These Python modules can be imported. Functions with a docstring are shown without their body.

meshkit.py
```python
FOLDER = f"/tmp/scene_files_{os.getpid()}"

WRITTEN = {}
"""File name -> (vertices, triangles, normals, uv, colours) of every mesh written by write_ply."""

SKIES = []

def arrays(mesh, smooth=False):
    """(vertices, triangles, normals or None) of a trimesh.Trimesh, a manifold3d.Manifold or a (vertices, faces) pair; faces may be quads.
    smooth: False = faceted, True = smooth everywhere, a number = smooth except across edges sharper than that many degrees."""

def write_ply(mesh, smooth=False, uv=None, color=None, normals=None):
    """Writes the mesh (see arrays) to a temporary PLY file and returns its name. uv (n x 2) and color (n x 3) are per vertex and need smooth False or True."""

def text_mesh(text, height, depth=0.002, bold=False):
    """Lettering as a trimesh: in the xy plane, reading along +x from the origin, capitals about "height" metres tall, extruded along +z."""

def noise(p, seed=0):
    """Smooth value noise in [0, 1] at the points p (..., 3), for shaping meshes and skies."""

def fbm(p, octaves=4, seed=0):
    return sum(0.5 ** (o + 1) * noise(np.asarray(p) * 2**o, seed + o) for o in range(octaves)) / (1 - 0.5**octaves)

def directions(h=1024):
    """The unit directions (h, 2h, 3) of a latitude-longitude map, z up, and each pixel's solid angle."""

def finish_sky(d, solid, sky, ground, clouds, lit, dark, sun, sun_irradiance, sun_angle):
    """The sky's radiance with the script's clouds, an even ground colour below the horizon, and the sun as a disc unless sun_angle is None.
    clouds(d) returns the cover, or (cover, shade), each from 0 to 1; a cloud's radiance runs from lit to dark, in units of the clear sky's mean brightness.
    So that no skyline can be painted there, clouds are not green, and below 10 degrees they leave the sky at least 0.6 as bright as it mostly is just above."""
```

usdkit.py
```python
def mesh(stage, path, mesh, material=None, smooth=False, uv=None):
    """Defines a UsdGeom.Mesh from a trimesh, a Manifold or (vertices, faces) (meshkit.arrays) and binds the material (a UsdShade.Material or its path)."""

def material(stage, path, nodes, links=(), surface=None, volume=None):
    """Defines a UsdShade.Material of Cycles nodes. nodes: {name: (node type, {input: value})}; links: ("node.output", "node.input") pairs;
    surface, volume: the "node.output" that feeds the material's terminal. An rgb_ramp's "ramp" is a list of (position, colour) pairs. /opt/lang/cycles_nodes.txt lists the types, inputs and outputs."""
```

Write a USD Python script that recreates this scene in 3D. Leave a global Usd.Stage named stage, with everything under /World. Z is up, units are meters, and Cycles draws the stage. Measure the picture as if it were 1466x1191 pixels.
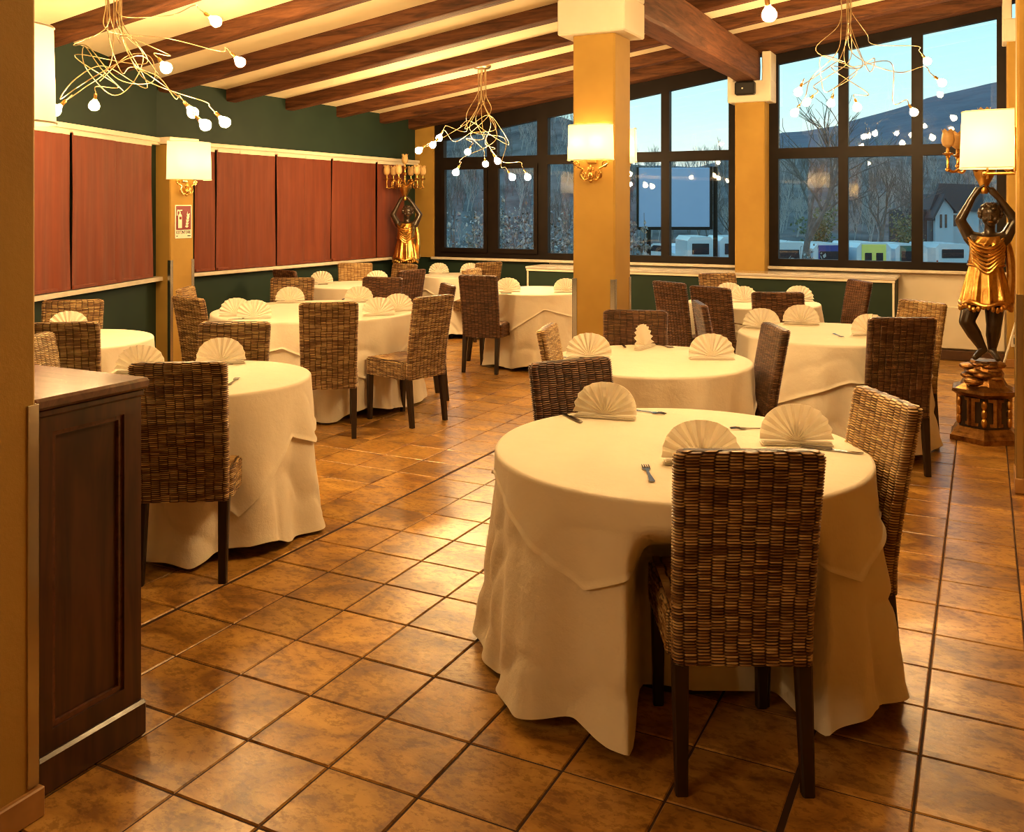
import math, random
import numpy as np, trimesh, usdkit, meshkit
import manifold3d as m3
from shapely.geometry import Polygon, Point, LineString
from shapely.ops import unary_union
from pxr import Usd, UsdGeom, UsdLux, UsdShade, Gf, Sdf, Vt

PI = math.pi
stage = Usd.Stage.CreateInMemory()
UsdGeom.Xform.Define(stage, '/World')
# ------------------------------------------------------------------ camera, sky, exposure
FPX, V0, YAW, CAMH = 1335.0, 298.0, math.radians(26.85), 1.6
cam = UsdGeom.Camera.Define(stage, '/World/camera')
cam.CreateHorizontalApertureAttr(36.0)
cam.CreateFocalLengthAttr(FPX * 36 / 1466)
cam.CreateVerticalApertureOffsetAttr((V0 - 595.5) * 36 / 1466)
cam.CreateClippingRangeAttr(Gf.Vec2f(0.05, 20000))
cam.CreateExposureAttr(1.35)
cam.AddTranslateOp().Set((0, 0, CAMH))
cam.AddRotateXYZOp().Set((90, 0, math.degrees(YAW)))
SKY = 0.49
sky_m = usdkit.material(stage, '/World/Looks/dusk_sky', {
    'tc': ('texture_coordinate', {}), 's': ('separate_xyz', {}),
    'r': ('rgb_ramp', {'ramp': [(0, (1.0, .98, .80)), (.03, (.92, 1.0, .88)), (.10, (.64, .96, .90)), (.22, (.40, .84, .91)), (.6, (.20, .50, .75)), (1, (.12, .32, .60))]}),
    'b': ('background_shader', {'strength': SKY})},
    [('tc.generated', 's.vector'), ('s.z', 'r.fac'), ('r.color', 'b.color')], surface='b.background')
dome = UsdLux.DomeLight.Define(stage, '/World/sky')
dome.CreateIntensityAttr(1.0)
UsdShade.MaterialBindingAPI.Apply(dome.GetPrim()).Bind(sky_m)
BULB = 190.0      # radiance of the lamp bulbs
SHADE = .30       # glow of the lit sconce shades
WARM = (1.0, .625, .26)

# ------------------------------------------------------------------ layout: a pixel of the photograph into a point of the room
DV = np.array([-math.sin(YAW), math.cos(YAW)]); RV = np.array([math.cos(YAW), math.sin(YAW)])
def at(u, v, Z):
    w = Z * DV + (u - 733) / FPX * Z * RV
    return np.array([w[0], w[1], CAMH - (v - V0) / FPX * Z])
def onz(u, v, z=0.0):
    return at(u, v, FPX * (CAMH - z) / (v - V0))
def ony(u, v, y):
    a = (u - 733) / FPX
    return at(u, v, y / (DV[1] + a * RV[1]))
def onx(u, v, x):
    a = (u - 733) / FPX
    return at(u, v, x / (DV[0] + a * RV[0]))
def to_px(p):
    Z = p[0] * DV[0] + p[1] * DV[1]; X = p[0] * RV[0] + p[1] * RV[1]
    return 733 + FPX * X / Z, V0 + FPX * (CAMH - p[2]) / Z, Z

# ------------------------------------------------------------------ stage helpers
used = {}
def numbered(parent, name):
    k = parent + '/' + name
    n = used.get(k, 0); used[k] = n + 1
    return k if n == 0 else f'{k}_{n:03d}'
def keys(path, label=None, cat=None, group=None, kind=None):
    p = stage.GetPrimAtPath(path)
    for k, v in (('label', label), ('category', cat), ('group', group), ('kind', kind)):
        if v: p.SetCustomDataByKey(k, v)
def obj(name, mesh, m, parent='/World', smooth=35, label=None, cat=None, group=None, kind=None, loc=None, rotz=None):
    path = numbered(parent, name)
    g = usdkit.mesh(stage, path, mesh, m, smooth=smooth)
    if loc is not None: g.AddTranslateOp().Set(tuple(map(float, loc)))
    if rotz is not None: g.AddRotateZOp().Set(math.degrees(rotz))
    keys(path, label, cat, group, kind)
    return path
def thing(name, label, cat, loc=(0, 0, 0), rotz=0.0, group=None, kind=None):
    path = numbered('/World', name)
    x = UsdGeom.Xform.Define(stage, path)
    x.AddTranslateOp().Set(tuple(map(float, loc))); x.AddRotateZOp().Set(math.degrees(rotz))
    keys(path, label, cat, group, kind)
    return path
def dup(src, label, loc, rotz, group=None, cat=None):
    path = numbered('/World', src.rsplit('/', 1)[1])
    x = UsdGeom.Xform.Define(stage, path)
    x.GetPrim().GetReferences().AddInternalReference(src)
    x.GetPrim().SetInstanceable(True)
    for op in x.GetOrderedXformOps():
        if op.GetOpType() == UsdGeom.XformOp.TypeTranslate: op.Set(tuple(map(float, loc)))
        else: op.Set(math.degrees(rotz))
    keys(path, label, cat, group)
    return path
def struct(name, mesh, m, parent='/World', smooth=35, label=None):
    return obj(name, mesh, m, parent, smooth, label, kind='structure' if parent == '/World' else None)
def sgroup(name):
    path = numbered('/World', name); UsdGeom.Xform.Define(stage, path); keys(path, kind='structure'); return path

# ------------------------------------------------------------------ materials
def mat(name, c1, c2=None, scale=4.0, rough=.5, metal=0.0, spec=.5, bump=0.0, bscale=None, stretch=(1, 1, 1), world=False, lo=.3, hi=.7, detail=4, coat=0.0, sheen=0.0, rot=(0, 0, 0), distort=0.0, bdist=.01):
    n = {'p': ('principled_bsdf', dict(base_color=c1, roughness=rough, metallic=metal, specular_ior_level=spec, coat_weight=coat, coat_roughness=.12, sheen_weight=sheen))}
    l = []
    if c2 is not None or bump:
        n['tc'] = ('geometry', {}) if world else ('texture_coordinate', {})
        n['mp'] = ('mapping', dict(scale=stretch, rotation=rot))
        l.append(('tc.position' if world else 'tc.object', 'mp.vector'))
    if c2 is not None:
        n['nz'] = ('noise_texture', dict(scale=scale, detail=detail, roughness=.6, distortion=distort))
        n['rp'] = ('rgb_ramp', {'ramp': [(0, c1), (lo, c1), (hi, c2), (1, c2)]})
        l += [('mp.vector', 'nz.vector'), ('nz.fac', 'rp.fac'), ('rp.color', 'p.base_color')]
    if bump:
        n['nb'] = ('noise_texture', dict(scale=bscale or scale * 4, detail=5, roughness=.65))
        n['bp'] = ('bump', dict(strength=bump, distance=bdist))
        l += [('mp.vector', 'nb.vector'), ('nb.fac', 'bp.height'), ('bp.normal', 'p.normal')]
    return usdkit.material(stage, '/World/Looks/' + name, n, l, surface='p.BSDF')
def emit(name, c, s):
    return usdkit.material(stage, '/World/Looks/' + name, {'e': ('emission', dict(color=c, strength=s))}, surface='e.emission')

M = {}
M['ochre'] = mat('ochre_plaster', (.44, .27, .052), (.35, .20, .034), scale=1.6, rough=.75, bump=.25, bscale=60, world=True, bdist=.004)
M['white_paint'] = mat('white_paint', (.80, .74, .60), (.74, .67, .53), scale=2.0, rough=.6, world=True)
M['ceiling'] = mat('ceiling_plaster', (.84, .76, .54), (.76, .67, .45), scale=1.8, rough=.85, bump=.12, bscale=50, world=True, bdist=.004)
M['green'] = mat('green_paint', (.020, .040, .027), (.014, .030, .021), scale=1.5, rough=.6, spec=.25, world=True)
M['rafter'] = mat('rafter_wood', (.15, .055, .019), (.035, .011, .005), scale=5, rough=.6, spec=.25, stretch=(.5, 5, 5), bump=.5, bscale=18, lo=.35, hi=.7, distort=.6, world=True)
M['beam'] = mat('beam_wood', (.19, .075, .034), (.055, .020, .009), scale=4, rough=.6, spec=.25, stretch=(5, .5, 5), bump=.5, bscale=14, lo=.3, hi=.72, distort=.8, world=True)
M['window_frame'] = mat('window_frame', (.007, .004, .003), (.012, .007, .005), scale=6, rough=.5, spec=.2)
M['sill'] = mat('sill_stone', (.72, .66, .56), (.60, .54, .45), scale=9, rough=.22, world=True)
M['ledge'] = mat('ledge_marble', (.62, .58, .54), (.45, .42, .40), scale=7, rough=.08, coat=.6, world=True)
M['skirting'] = mat('dark_skirting', (.10, .045, .018), (.06, .025, .01), scale=8, rough=.4, world=True)
M['skirt_tile'] = mat('skirting_tile', (.46, .25, .085), (.33, .16, .05), scale=8, rough=.4, world=True)
M['metal'] = mat('steel_guard', (.62, .60, .56), rough=.22, metal=1.0)
M['steel'] = mat('cutlery_steel', (.26, .24, .22), rough=.2, metal=1.0)
M['curtain'] = mat('red_curtain', (.190, .044, .019), (.140, .032, .014), scale=26, rough=.6, stretch=(1, 1, .05), sheen=.08, spec=.2, bump=.15, bscale=60)
M['wood_dark'] = mat('mahogany', (.075, .025, .010), (.025, .008, .004), scale=3.2, rough=.38, stretch=(5, 5, .5), coat=.3, lo=.35, hi=.68, distort=1.2)
M['wood_top'] = mat('mahogany_top', (.15, .05, .024), (.06, .02, .01), scale=5, rough=.26, stretch=(.6, 5, 5), coat=.5, distort=1.0)
M['leg'] = mat('black_leg', (.014, .006, .003), (.024, .010, .005), scale=6, rough=.4, stretch=(6, 6, 1))
M['cloth'] = mat('white_cloth', (.80, .735, .62), (.76, .69, .57), scale=3, rough=.85, sheen=.15, bump=.35, bscale=9, spec=.2, bdist=.02)
M['cloth2'] = mat('white_cloth_over', (.84, .78, .66), (.80, .73, .61), scale=3, rough=.85, sheen=.15, bump=.25, bscale=8, spec=.2, bdist=.02)
M['napkin'] = usdkit.material(stage, '/World/Looks/white_napkin', {'d': ('diffuse_bsdf', dict(color=(.94, .90, .82))), 't': ('translucent_bsdf', dict(color=(.94, .90, .82))), 'x': ('mix_closure', dict(fac=.45))},
    [('d.BSDF', 'x.closure1'), ('t.BSDF', 'x.closure2')], surface='x.closure')
M['gold'] = mat('gilt', (.86, .52, .15), (.42, .20, .04), scale=14, rough=.26, metal=1.0, bump=.3, bscale=40)
M['bronze'] = mat('dark_bronze', (.022, .012, .007), (.05, .028, .014), scale=10, rough=.28, coat=.4)
M['gold_dark'] = mat('gilt_dark', (.55, .29, .08), (.14, .06, .018), scale=18, rough=.32, metal=.9, bump=.4, bscale=50)
M['brass'] = mat('brass', (.70, .42, .13), rough=.25, metal=1.0)
M['wire'] = mat('chandelier_wire', (.62, .50, .30), rough=.3, metal=1.0)
M['black'] = mat('black_plastic', (.012, .011, .011), rough=.35)
M['tulip'] = mat('frosted_tulip', (.70, .48, .22), (.55, .34, .12), scale=12, rough=.4)
M['sign_red'] = mat('sign_red', (.20, .006, .010), rough=.4)
M['sign_white'] = mat('sign_white', (.86, .80, .66), rough=.4)
M['socket'] = mat('socket_white', (.82, .78, .68), rough=.35)
M['bulb'] = emit('lit_bulb', WARM, BULB)
M['shade'] = usdkit.material(stage, '/World/Looks/lit_shade', {'d': ('diffuse_bsdf', dict(color=(.86, .80, .64))), 't': ('translucent_bsdf', dict(color=(.88, .82, .66))), 'x': ('mix_closure', dict(fac=.6)), 'e': ('emission', dict(color=(1.0, .70, .32), strength=SHADE)), 'a': ('add_closure', {})},
    [('d.BSDF', 'x.closure1'), ('t.BSDF', 'x.closure2'), ('x.closure', 'a.closure1'), ('e.emission', 'a.closure2')], surface='a.closure')
M['pane'] = usdkit.material(stage, '/World/Looks/window_glass', {
    't': ('transparent_bsdf', dict(color=(.96, .98, .98))), 'g': ('glossy_bsdf', dict(color=(1, 1, 1), roughness=0.015)),
    'f': ('fresnel', dict(IOR=1.5)), 'x': ('mix_closure', {})},
    [('f.fac', 'x.fac'), ('t.BSDF', 'x.closure1'), ('g.BSDF', 'x.closure2')], surface='x.closure')
# woven chairs: pale leaf strands; the mesh attribute paints shade into the gaps between them
def weave(name, dark, mid, light, gap_shade):
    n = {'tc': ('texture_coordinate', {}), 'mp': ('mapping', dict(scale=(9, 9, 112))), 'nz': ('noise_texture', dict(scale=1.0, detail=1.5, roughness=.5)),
         'rp': ('rgb_ramp', {'ramp': [(0, dark), (.36, dark), (.50, mid), (.62, light), (1, light)]}), 'at': ('attribute', dict(attribute='gap_shade')), 'mx': ('mix', dict(color2=gap_shade)),
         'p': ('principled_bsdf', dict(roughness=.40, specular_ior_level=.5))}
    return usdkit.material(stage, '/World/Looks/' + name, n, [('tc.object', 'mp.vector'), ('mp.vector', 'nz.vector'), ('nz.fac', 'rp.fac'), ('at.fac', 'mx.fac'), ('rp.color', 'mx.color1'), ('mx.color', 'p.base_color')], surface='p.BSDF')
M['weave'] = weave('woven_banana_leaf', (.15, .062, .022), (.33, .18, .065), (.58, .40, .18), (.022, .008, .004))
M['weave_dark'] = weave('woven_leaf_dark_shaded', (.070, .024, .010), (.14, .055, .022), (.26, .125, .052), (.018, .006, .004))  # darker copy: partly own tone, partly shade painted into the colour
M['weave_pale_lit'] = weave('woven_leaf_pale_lit', (.30, .16, .055), (.52, .32, .12), (.72, .53, .26), (.09, .035, .012))  # paler copy: partly own tone, partly lamplight painted into the colour
# floor stone: cloudy ochre tiles, tone changes from tile to tile
def tile_mat():
    n = {'g': ('geometry', {}), 'sx': ('separate_xyz', {}), 'dx': ('math', dict(math_type='divide', value2=.3014)), 'dy': ('math', dict(math_type='divide', value2=.2885)),
         'ax': ('math', dict(math_type='add', value2=6.556)), 'ay': ('math', dict(math_type='add', value2=-7.434)),
         'fx': ('math', dict(math_type='floor')), 'fy': ('math', dict(math_type='floor')), 'cb': ('combine_xyz', dict(z=0.0)), 'wn': ('white_noise_texture', dict(dimensions='3D')),
         'va': ('vector_math', dict(math_type='scale', scale=7.0)), 'vb': ('vector_math', dict(math_type='add')), 'mp': ('mapping', dict(scale=(1.0, 1.5, 1.0), rotation=(0, 0, .6))),
         'n1': ('noise_texture', dict(scale=3.6, detail=7, roughness=.66, distortion=.7)), 'r1': ('rgb_ramp', {'ramp': [(0, (.13, .05, .010)), (.38, (.22, .095, .018)), (.50, (.42, .215, .045)), (.64, (.58, .33, .085)), (1, (.66, .40, .12))]}),
         'n2': ('noise_texture', dict(scale=26, detail=5, roughness=.7)), 'r2': ('rgb_ramp', {'ramp': [(0, (.35, .30, .26)), (.42, (.62, .57, .52)), (.50, (1, 1, 1)), (1, (1, 1, 1))]}),
         'mx': ('mix', dict(mix_type='multiply', fac=.8)), 'tv': ('map_range', dict(from_min=0., from_max=1., to_min=.80, to_max=1.14)), 'hs': ('hsv', dict(hue=.5, saturation=1.0, fac=1.0)),
         'p': ('principled_bsdf', dict(roughness=.30, specular_ior_level=.5)), 'rr': ('map_range', dict(from_min=.3, from_max=.7, to_min=.34, to_max=.22)),
         'bp': ('bump', dict(strength=.18, distance=.004))}
    l = [('g.position', 'sx.vector'), ('sx.x', 'dx.value1'), ('sx.y', 'dy.value1'), ('dx.value', 'ax.value1'), ('dy.value', 'ay.value1'), ('ax.value', 'fx.value1'), ('ay.value', 'fy.value1'),
         ('fx.value', 'cb.x'), ('fy.value', 'cb.y'), ('cb.vector', 'wn.vector'), ('wn.color', 'va.vector1'), ('va.vector', 'vb.vector1'), ('g.position', 'vb.vector2'), ('vb.vector', 'mp.vector'), ('mp.vector', 'n1.vector'),
         ('n1.fac', 'r1.fac'), ('mp.vector', 'n2.vector'), ('n2.fac', 'r2.fac'), ('r1.color', 'mx.color1'), ('r2.color', 'mx.color2'), ('wn.value', 'tv.value'), ('tv.result', 'hs.value'), ('mx.color', 'hs.color'), ('hs.color', 'p.base_color'),
         ('n1.fac', 'rr.value'), ('rr.result', 'p.roughness'), ('n2.fac', 'bp.height'), ('bp.normal', 'p.normal')]
    return usdkit.material(stage, '/World/Looks/floor_stone', n, l, surface='p.BSDF')
M['tile'] = tile_mat()
M['grout'] = mat('grout', (.040, .016, .007), rough=.9)

# ------------------------------------------------------------------ mesh helpers
def cat(ms): return trimesh.util.concatenate([m for m in ms if m is not None])
def box(x0, x1, y0, y1, z0, z1):
    m = trimesh.creation.box((abs(x1 - x0), abs(y1 - y0), abs(z1 - z0))); m.apply_translation(((x0 + x1) / 2, (y0 + y1) / 2, (z0 + z1) / 2)); return m
def rbox(x0, x1, y0, y1, z0, z1, r=.01):
    """A box with chamfered edges."""
    x0, x1, y0, y1, z0, z1 = min(x0, x1), max(x0, x1), min(y0, y1), max(y0, y1), min(z0, z1), max(z0, z1)
    r = min(r, (x1 - x0) * .45, (y1 - y0) * .45, (z1 - z0) * .45)
    p = []
    for x, sx in ((x0, 1), (x1, -1)):
        for y, sy in ((y0, 1), (y1, -1)):
            for z, sz in ((z0, 1), (z1, -1)):
                p += [(x + sx * r, y + sy * r, z), (x + sx * r, y, z + sz * r), (x, y + sy * r, z + sz * r)]
    return trimesh.convex.convex_hull(np.array(p))
def prism(poly, y0, y1, plane='xz'):
    """Extrudes a polygon of the xz (or xy, yz) plane."""
    if hasattr(poly, 'geoms'): return cat([prism(g, y0, y1, plane) for g in poly.geoms])
    m = trimesh.creation.extrude_polygon(poly if isinstance(poly, Polygon) else Polygon(poly), y1 - y0, engine='earcut')
    v = m.vertices.copy()
    if plane == 'xz': m.vertices = np.stack([v[:, 0], v[:, 2] + y0, v[:, 1]], 1); m.invert()
    elif plane == 'yz': m.vertices = np.stack([v[:, 2] + y0, v[:, 0], v[:, 1]], 1)
    else: m.vertices = np.stack([v[:, 0], v[:, 1], v[:, 2] + y0], 1)
    return m
def lathe(prof, n=24):
    return trimesh.creation.revolve(np.array(prof, float), sections=n)
def spline(pts, k=8):
    """Catmull-Rom through the points."""
    p = np.array(pts, float); p = np.vstack([2 * p[0] - p[1], p, 2 * p[-1] - p[-2]]); out = []
    for i in range(1, len(p) - 2):
        for t in np.linspace(0, 1, k, endpoint=False):
            a, b, c, d_ = p[i - 1:i + 3]
            out.append(.5 * (2 * b + (c - a) * t + (2 * a - 5 * b + 4 * c - d_) * t * t + (3 * b - a - 3 * c + d_) * t ** 3))
    return np.array(out + [p[-2]])
def tube(path, r, n=7, closed_ends=True):
    """A tube along a polyline; r a number or one radius per point."""
    p = np.array(path, float); r = np.broadcast_to(np.asarray(r, float), len(p))
    t = np.gradient(p, axis=0); t /= np.maximum(np.linalg.norm(t, axis=1, keepdims=True), 1e-9)
    a = np.array([0, 0, 1.0]) if abs(t[0][2]) < .9 else np.array([1.0, 0, 0])
    u = np.cross(t[0], a); u /= np.linalg.norm(u); rings = []
    ang = np.linspace(0, 2 * PI, n, endpoint=False)
    for i in range(len(p)):
        u = u - t[i] * (u @ t[i]); u /= max(np.linalg.norm(u), 1e-9); w = np.cross(t[i], u)
        rings.append(p[i] + r[i] * (np.cos(ang)[:, None] * u + np.sin(ang)[:, None] * w))
    v = np.vstack(rings + [p[:1], p[-1:]]); f = []
    for i in range(len(p) - 1):
        for j in range(n):
            a_, b_ = i * n + j, i * n + (j + 1) % n
            f += [(a_, b_, b_ + n), (a_, b_ + n, a_ + n)]
    e0, e1 = len(v) - 2, len(v) - 1
    for j in range(n):
        f += [(e0, (j + 1) % n, j), (e1, (len(p) - 1) * n + j, (len(p) - 1) * n + (j + 1) % n)]
    return trimesh.Trimesh(v, np.array(f), process=False)
def grid_faces(nr, nc, wrap=False, flip=False):
    f = []
    i, j = np.meshgrid(np.arange(nr - 1), np.arange(nc if wrap else nc - 1), indexing='ij'); i, j = i.ravel(), j.ravel(); j2 = (j + 1) % nc
    a, b, c, d_ = i * nc + j, i * nc + j2, (i + 1) * nc + j2, (i + 1) * nc + j
    f = np.vstack([np.stack([a, b, c], 1), np.stack([a, c, d_], 1)])
    return f[:, ::-1] if flip else f
def ball(r, c=(0, 0, 0), sub=2, sc=(1, 1, 1)):
    m = trimesh.creation.icosphere(sub, r); m.apply_scale(sc); m.apply_translation(c); return m
def cyl(r, z0, z1, c=(0, 0), n=20):
    m = trimesh.creation.cylinder(r, abs(z1 - z0), sections=n); m.apply_translation((c[0], c[1], (z0 + z1) / 2)); return m
def rotz(m, a, c=(0, 0, 0)):
    m = m.copy(); m.apply_transform(trimesh.transformations.rotation_matrix(a, (0, 0, 1), c)); return m
def sh(m, *t): m = m.copy(); m.apply_translation(t); return m
def smoothstep(x): x = np.clip(x, 0, 1); return x * x * (3 - 2 * x)

# ================================================================== THE ROOM
YB, XL = 10.90, -7.0                      # back wall, left wall
PA = np.array([-6.93, 6.30]); DA = np.array([.365, -.931]); NA = np.array([.931, .365])   # the angled left wall runs from the pillar towards the camera
def ceil_z(x): return 2.83 + .14 * (x + 7.0)
XR, YF = 4.4, -3.2
# floor: grout bed with single tiles; the sections between the wide joints are laid separately
TX, TY, OX, OY = .3014, .2885, -1.976, 2.145
fl = sgroup('floor')
obj('grout_bed', box(-8, XR + .3, YF - .3, 11.2, -.06, -.004), M['grout'], fl)
room_poly = Polygon([(-7.0, 10.9), (-7.0, 6.3), tuple(PA + DA * 10.2), (XR, YF), (XR, 10.9)])
def tile_mesh(x0, x1, y0, y1, z=0.0):
    b = .004
    v = [(x0, y0, z - .02), (x1, y0, z - .02), (x1, y1, z - .02), (x0, y1, z - .02), (x0, y0, z - b), (x1, y0, z - b), (x1, y1, z - b), (x0, y1, z - b),
         (x0 + b, y0 + b, z), (x1 - b, y0 + b, z), (x1 - b, y1 - b, z), (x0 + b, y1 - b, z)]
    f = [(8, 9, 10), (8, 10, 11)]
    for k in range(4):
        a, c = k, (k + 1) % 4
        f += [(a, c, c + 4), (a, c + 4, a + 4), (a + 4, c + 4, c + 8), (a + 4, c + 8, a + 8)]
    return trimesh.Trimesh(np.array(v, float), np.array(f), process=False)
rng = random.Random(4)
tiles = []
for i in range(-18, 21):
    off = -.0346 if i >= 5 else 0.0
    for j in range(-18, 31):
        x0, x1, y0, y1 = OX + i * TX + .0028, OX + (i + 1) * TX - .0028, OY + j * TY + off + .0028, OY + (j + 1) * TY + off - .0028
        if i == -3 or i == 5: x0 += .006
        if i == -4 or i == 4: x1 -= .006
        y1 = min(y1, 10.9)
        if y1 - y0 < .03 or not room_poly.intersects(Polygon([(x0, y0), (x1, y0), (x1, y1), (x0, y1)])): continue
        u, v, Z = to_px(((x0 + x1) / 2, (y0 + y1) / 2, 0))
        seen = Z > .8 and -60 < u < 1526 and v < 1260
        tiles.append((seen, Z if seen else 99, x0, x1, y0, y1, rng.uniform(-.0012, .0006)))
tiles.sort(key=lambda t: t[1])
for t in tiles[:300]: obj('tile', tile_mesh(*t[2:]), M['tile'], fl, smooth=False)
p = obj('far_tiles', cat([tile_mesh(*t[2:]) for t in tiles[300:]]), M['tile'], fl, smooth=False); keys(p, kind='stuff')

# ceiling: sloping plaster with rough wooden rafters across
ce = sgroup('ceiling')
cv = [(-7.4, ceil_z(-7.4)), (XR + .2, ceil_z(XR + .2)), (XR + .2, ceil_z(XR + .2) + .12), (-7.4, ceil_z(-7.4) + .12)]
obj('plaster', prism(cv, YF - .2, 11.15), M['ceiling'], ce)
def rafter(y, x0, x1, w=.15, h=.125, seed=0):
    r_ = np.random.default_rng(seed); n = 60
    xs = np.linspace(x0, x1, n); prof = [(-w / 2, 0), (-w / 2, -h * .5), (-w / 2, -h + .014), (-w / 2 + .014, -h), (0, -h - .002), (w / 2 - .014, -h), (w / 2, -h + .014), (w / 2, -h * .5), (w / 2, 0)]
    V = []
    for x in xs:
        z = ceil_z(x)
        for k, (a, b) in enumerate(prof):
            q = meshkit.fbm(np.array([x * 2.2, a * 9 + seed, b * 9]), 3, seed) - .5
            V.append((x, y + a + q * .022 * (1 if b < -.02 else 0), z + b + (q * .018 if b < -.02 else .004)))
    m = len(prof); F = grid_faces(n, m); V = np.array(V)
    caps = [(0, k, k + 1) for k in range(1, m - 1)] + [((n - 1) * m, (n - 1) * m + k + 1, (n - 1) * m + k) for k in range(1, m - 1)]
    t = trimesh.Trimesh(V, np.vstack([F, np.array(caps)]), process=False); trimesh.repair.fix_normals(t); return t
RY = [10.10, 9.19, 8.27, 7.35, 6.46, 5.58, 4.66, 3.74, 2.82, 1.90, .98, .06, -.86, -1.78, -2.70]
def left_x(y):   # the room's left edge at depth y
    return XL if y > 6.3 else float(PA[0] + DA[0] * (PA[1] - y) / .931)
for k, y in enumerate(RY):
    obj('rafter', rafter(y, left_x(y) - .04, XR, seed=k + 1), M['rafter'], ce, smooth=40)
obj('wall_plate', rafter(10.80, XL - .03, XR, w=.20, h=.15, seed=40), M['rafter'], ce, smooth=40)

# the main beam on the centre line of the pillars, in two lengths meeting in the pillar head
def beam(x0, x1, y0, y1, z0, z1, seed):
    n = 40; ys = np.linspace(y0, y1, n); c = .02
    prof = [(x0, z1), (x0, z0 + c), (x0 + c, z0), ((x0 + x1) / 2, z0), (x1 - c, z0), (x1, z0 + c), (x1, (z0 + z1) / 2), (x1, z1)]
    V = []
    for y in ys:
        for a, b in prof:
            q = meshkit.fbm(np.array([a * 6, y * 1.8, b * 6]), 3, seed) - .5; V.append((a + q * .022, y, b + q * .02))
    m = len(prof); caps = [(0, k, k + 1) for k in range(1, m - 1)] + [((n - 1) * m, (n - 1) * m + k + 1, (n - 1) * m + k) for k in range(1, m - 1)]
    t = trimesh.Trimesh(np.array(V), np.vstack([grid_faces(n, m, wrap=True), np.array(caps)]), process=False); trimesh.repair.fix_normals(t); return t
BX0, BX1 = -2.52, -2.265
bm = sgroup('ceiling_beam')
obj('timber', beam(BX0, BX1, 6.28, 10.70, 3.04, 3.36, 3), M['beam'], bm, smooth=40)
obj('timber', beam(BX0, BX1, YF, 5.93, 3.04, 3.36, 5), M['beam'], bm, smooth=40)

# pillars
def guard(parent, x, y, sx, sy, z0=.02, z1=1.116, w=.032):
    t = .004
    g = cat([rbox(x - sx * w, x + sx * t, y, y + sy * t, z0, z1, .0015), rbox(x, x + sx * t, y - sy * w, y + sy * t, z0, z1, .0015)])
    obj('corner_guard', g, M['metal'], parent)
cp = sgroup('pillar')
obj('shaft', rbox(-2.541, -2.232, 5.95, 6.265, 0, 2.86, .012), M['ochre'], cp)
hd = m3.Manifold.cube((.49, .42, .66)).translate((-2.63, 5.885, 2.79)) - m3.Manifold.cube((BX1 - BX0 + .004, .9, .4)).translate((BX0 - .002, 5.6, 3.04))
obj('capital', cat([rbox(-2.63, -2.14, 5.885, 6.305, 2.79, 3.04, .01), rbox(-2.63, BX0 - .02, 5.885, 6.305, 3.04, 3.44, .008), rbox(BX1 + .02, -2.14, 5.885, 6.305, 3.04, 3.44, .008), rbox(BX0 - .03, BX1 + .03, 5.94, 6.26, 3.03, 3.44, .004)]), M['white_paint'], cp)
obj('base_tile', rbox(-2.555, -2.218, 5.936, 6.279, 0, .085, .004), M['skirt_tile'], cp)
guard(cp, -2.232, 5.95, 1, -1); guard(cp, -2.541, 5.95, -1, -1); guard(cp, -2.232, 6.265, 1, 1)
bp = sgroup('pillar')
obj('shaft', rbox(-2.543, -2.205, 10.66, 10.92, 0, 2.86, .01), M['ochre'], bp)
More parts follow.
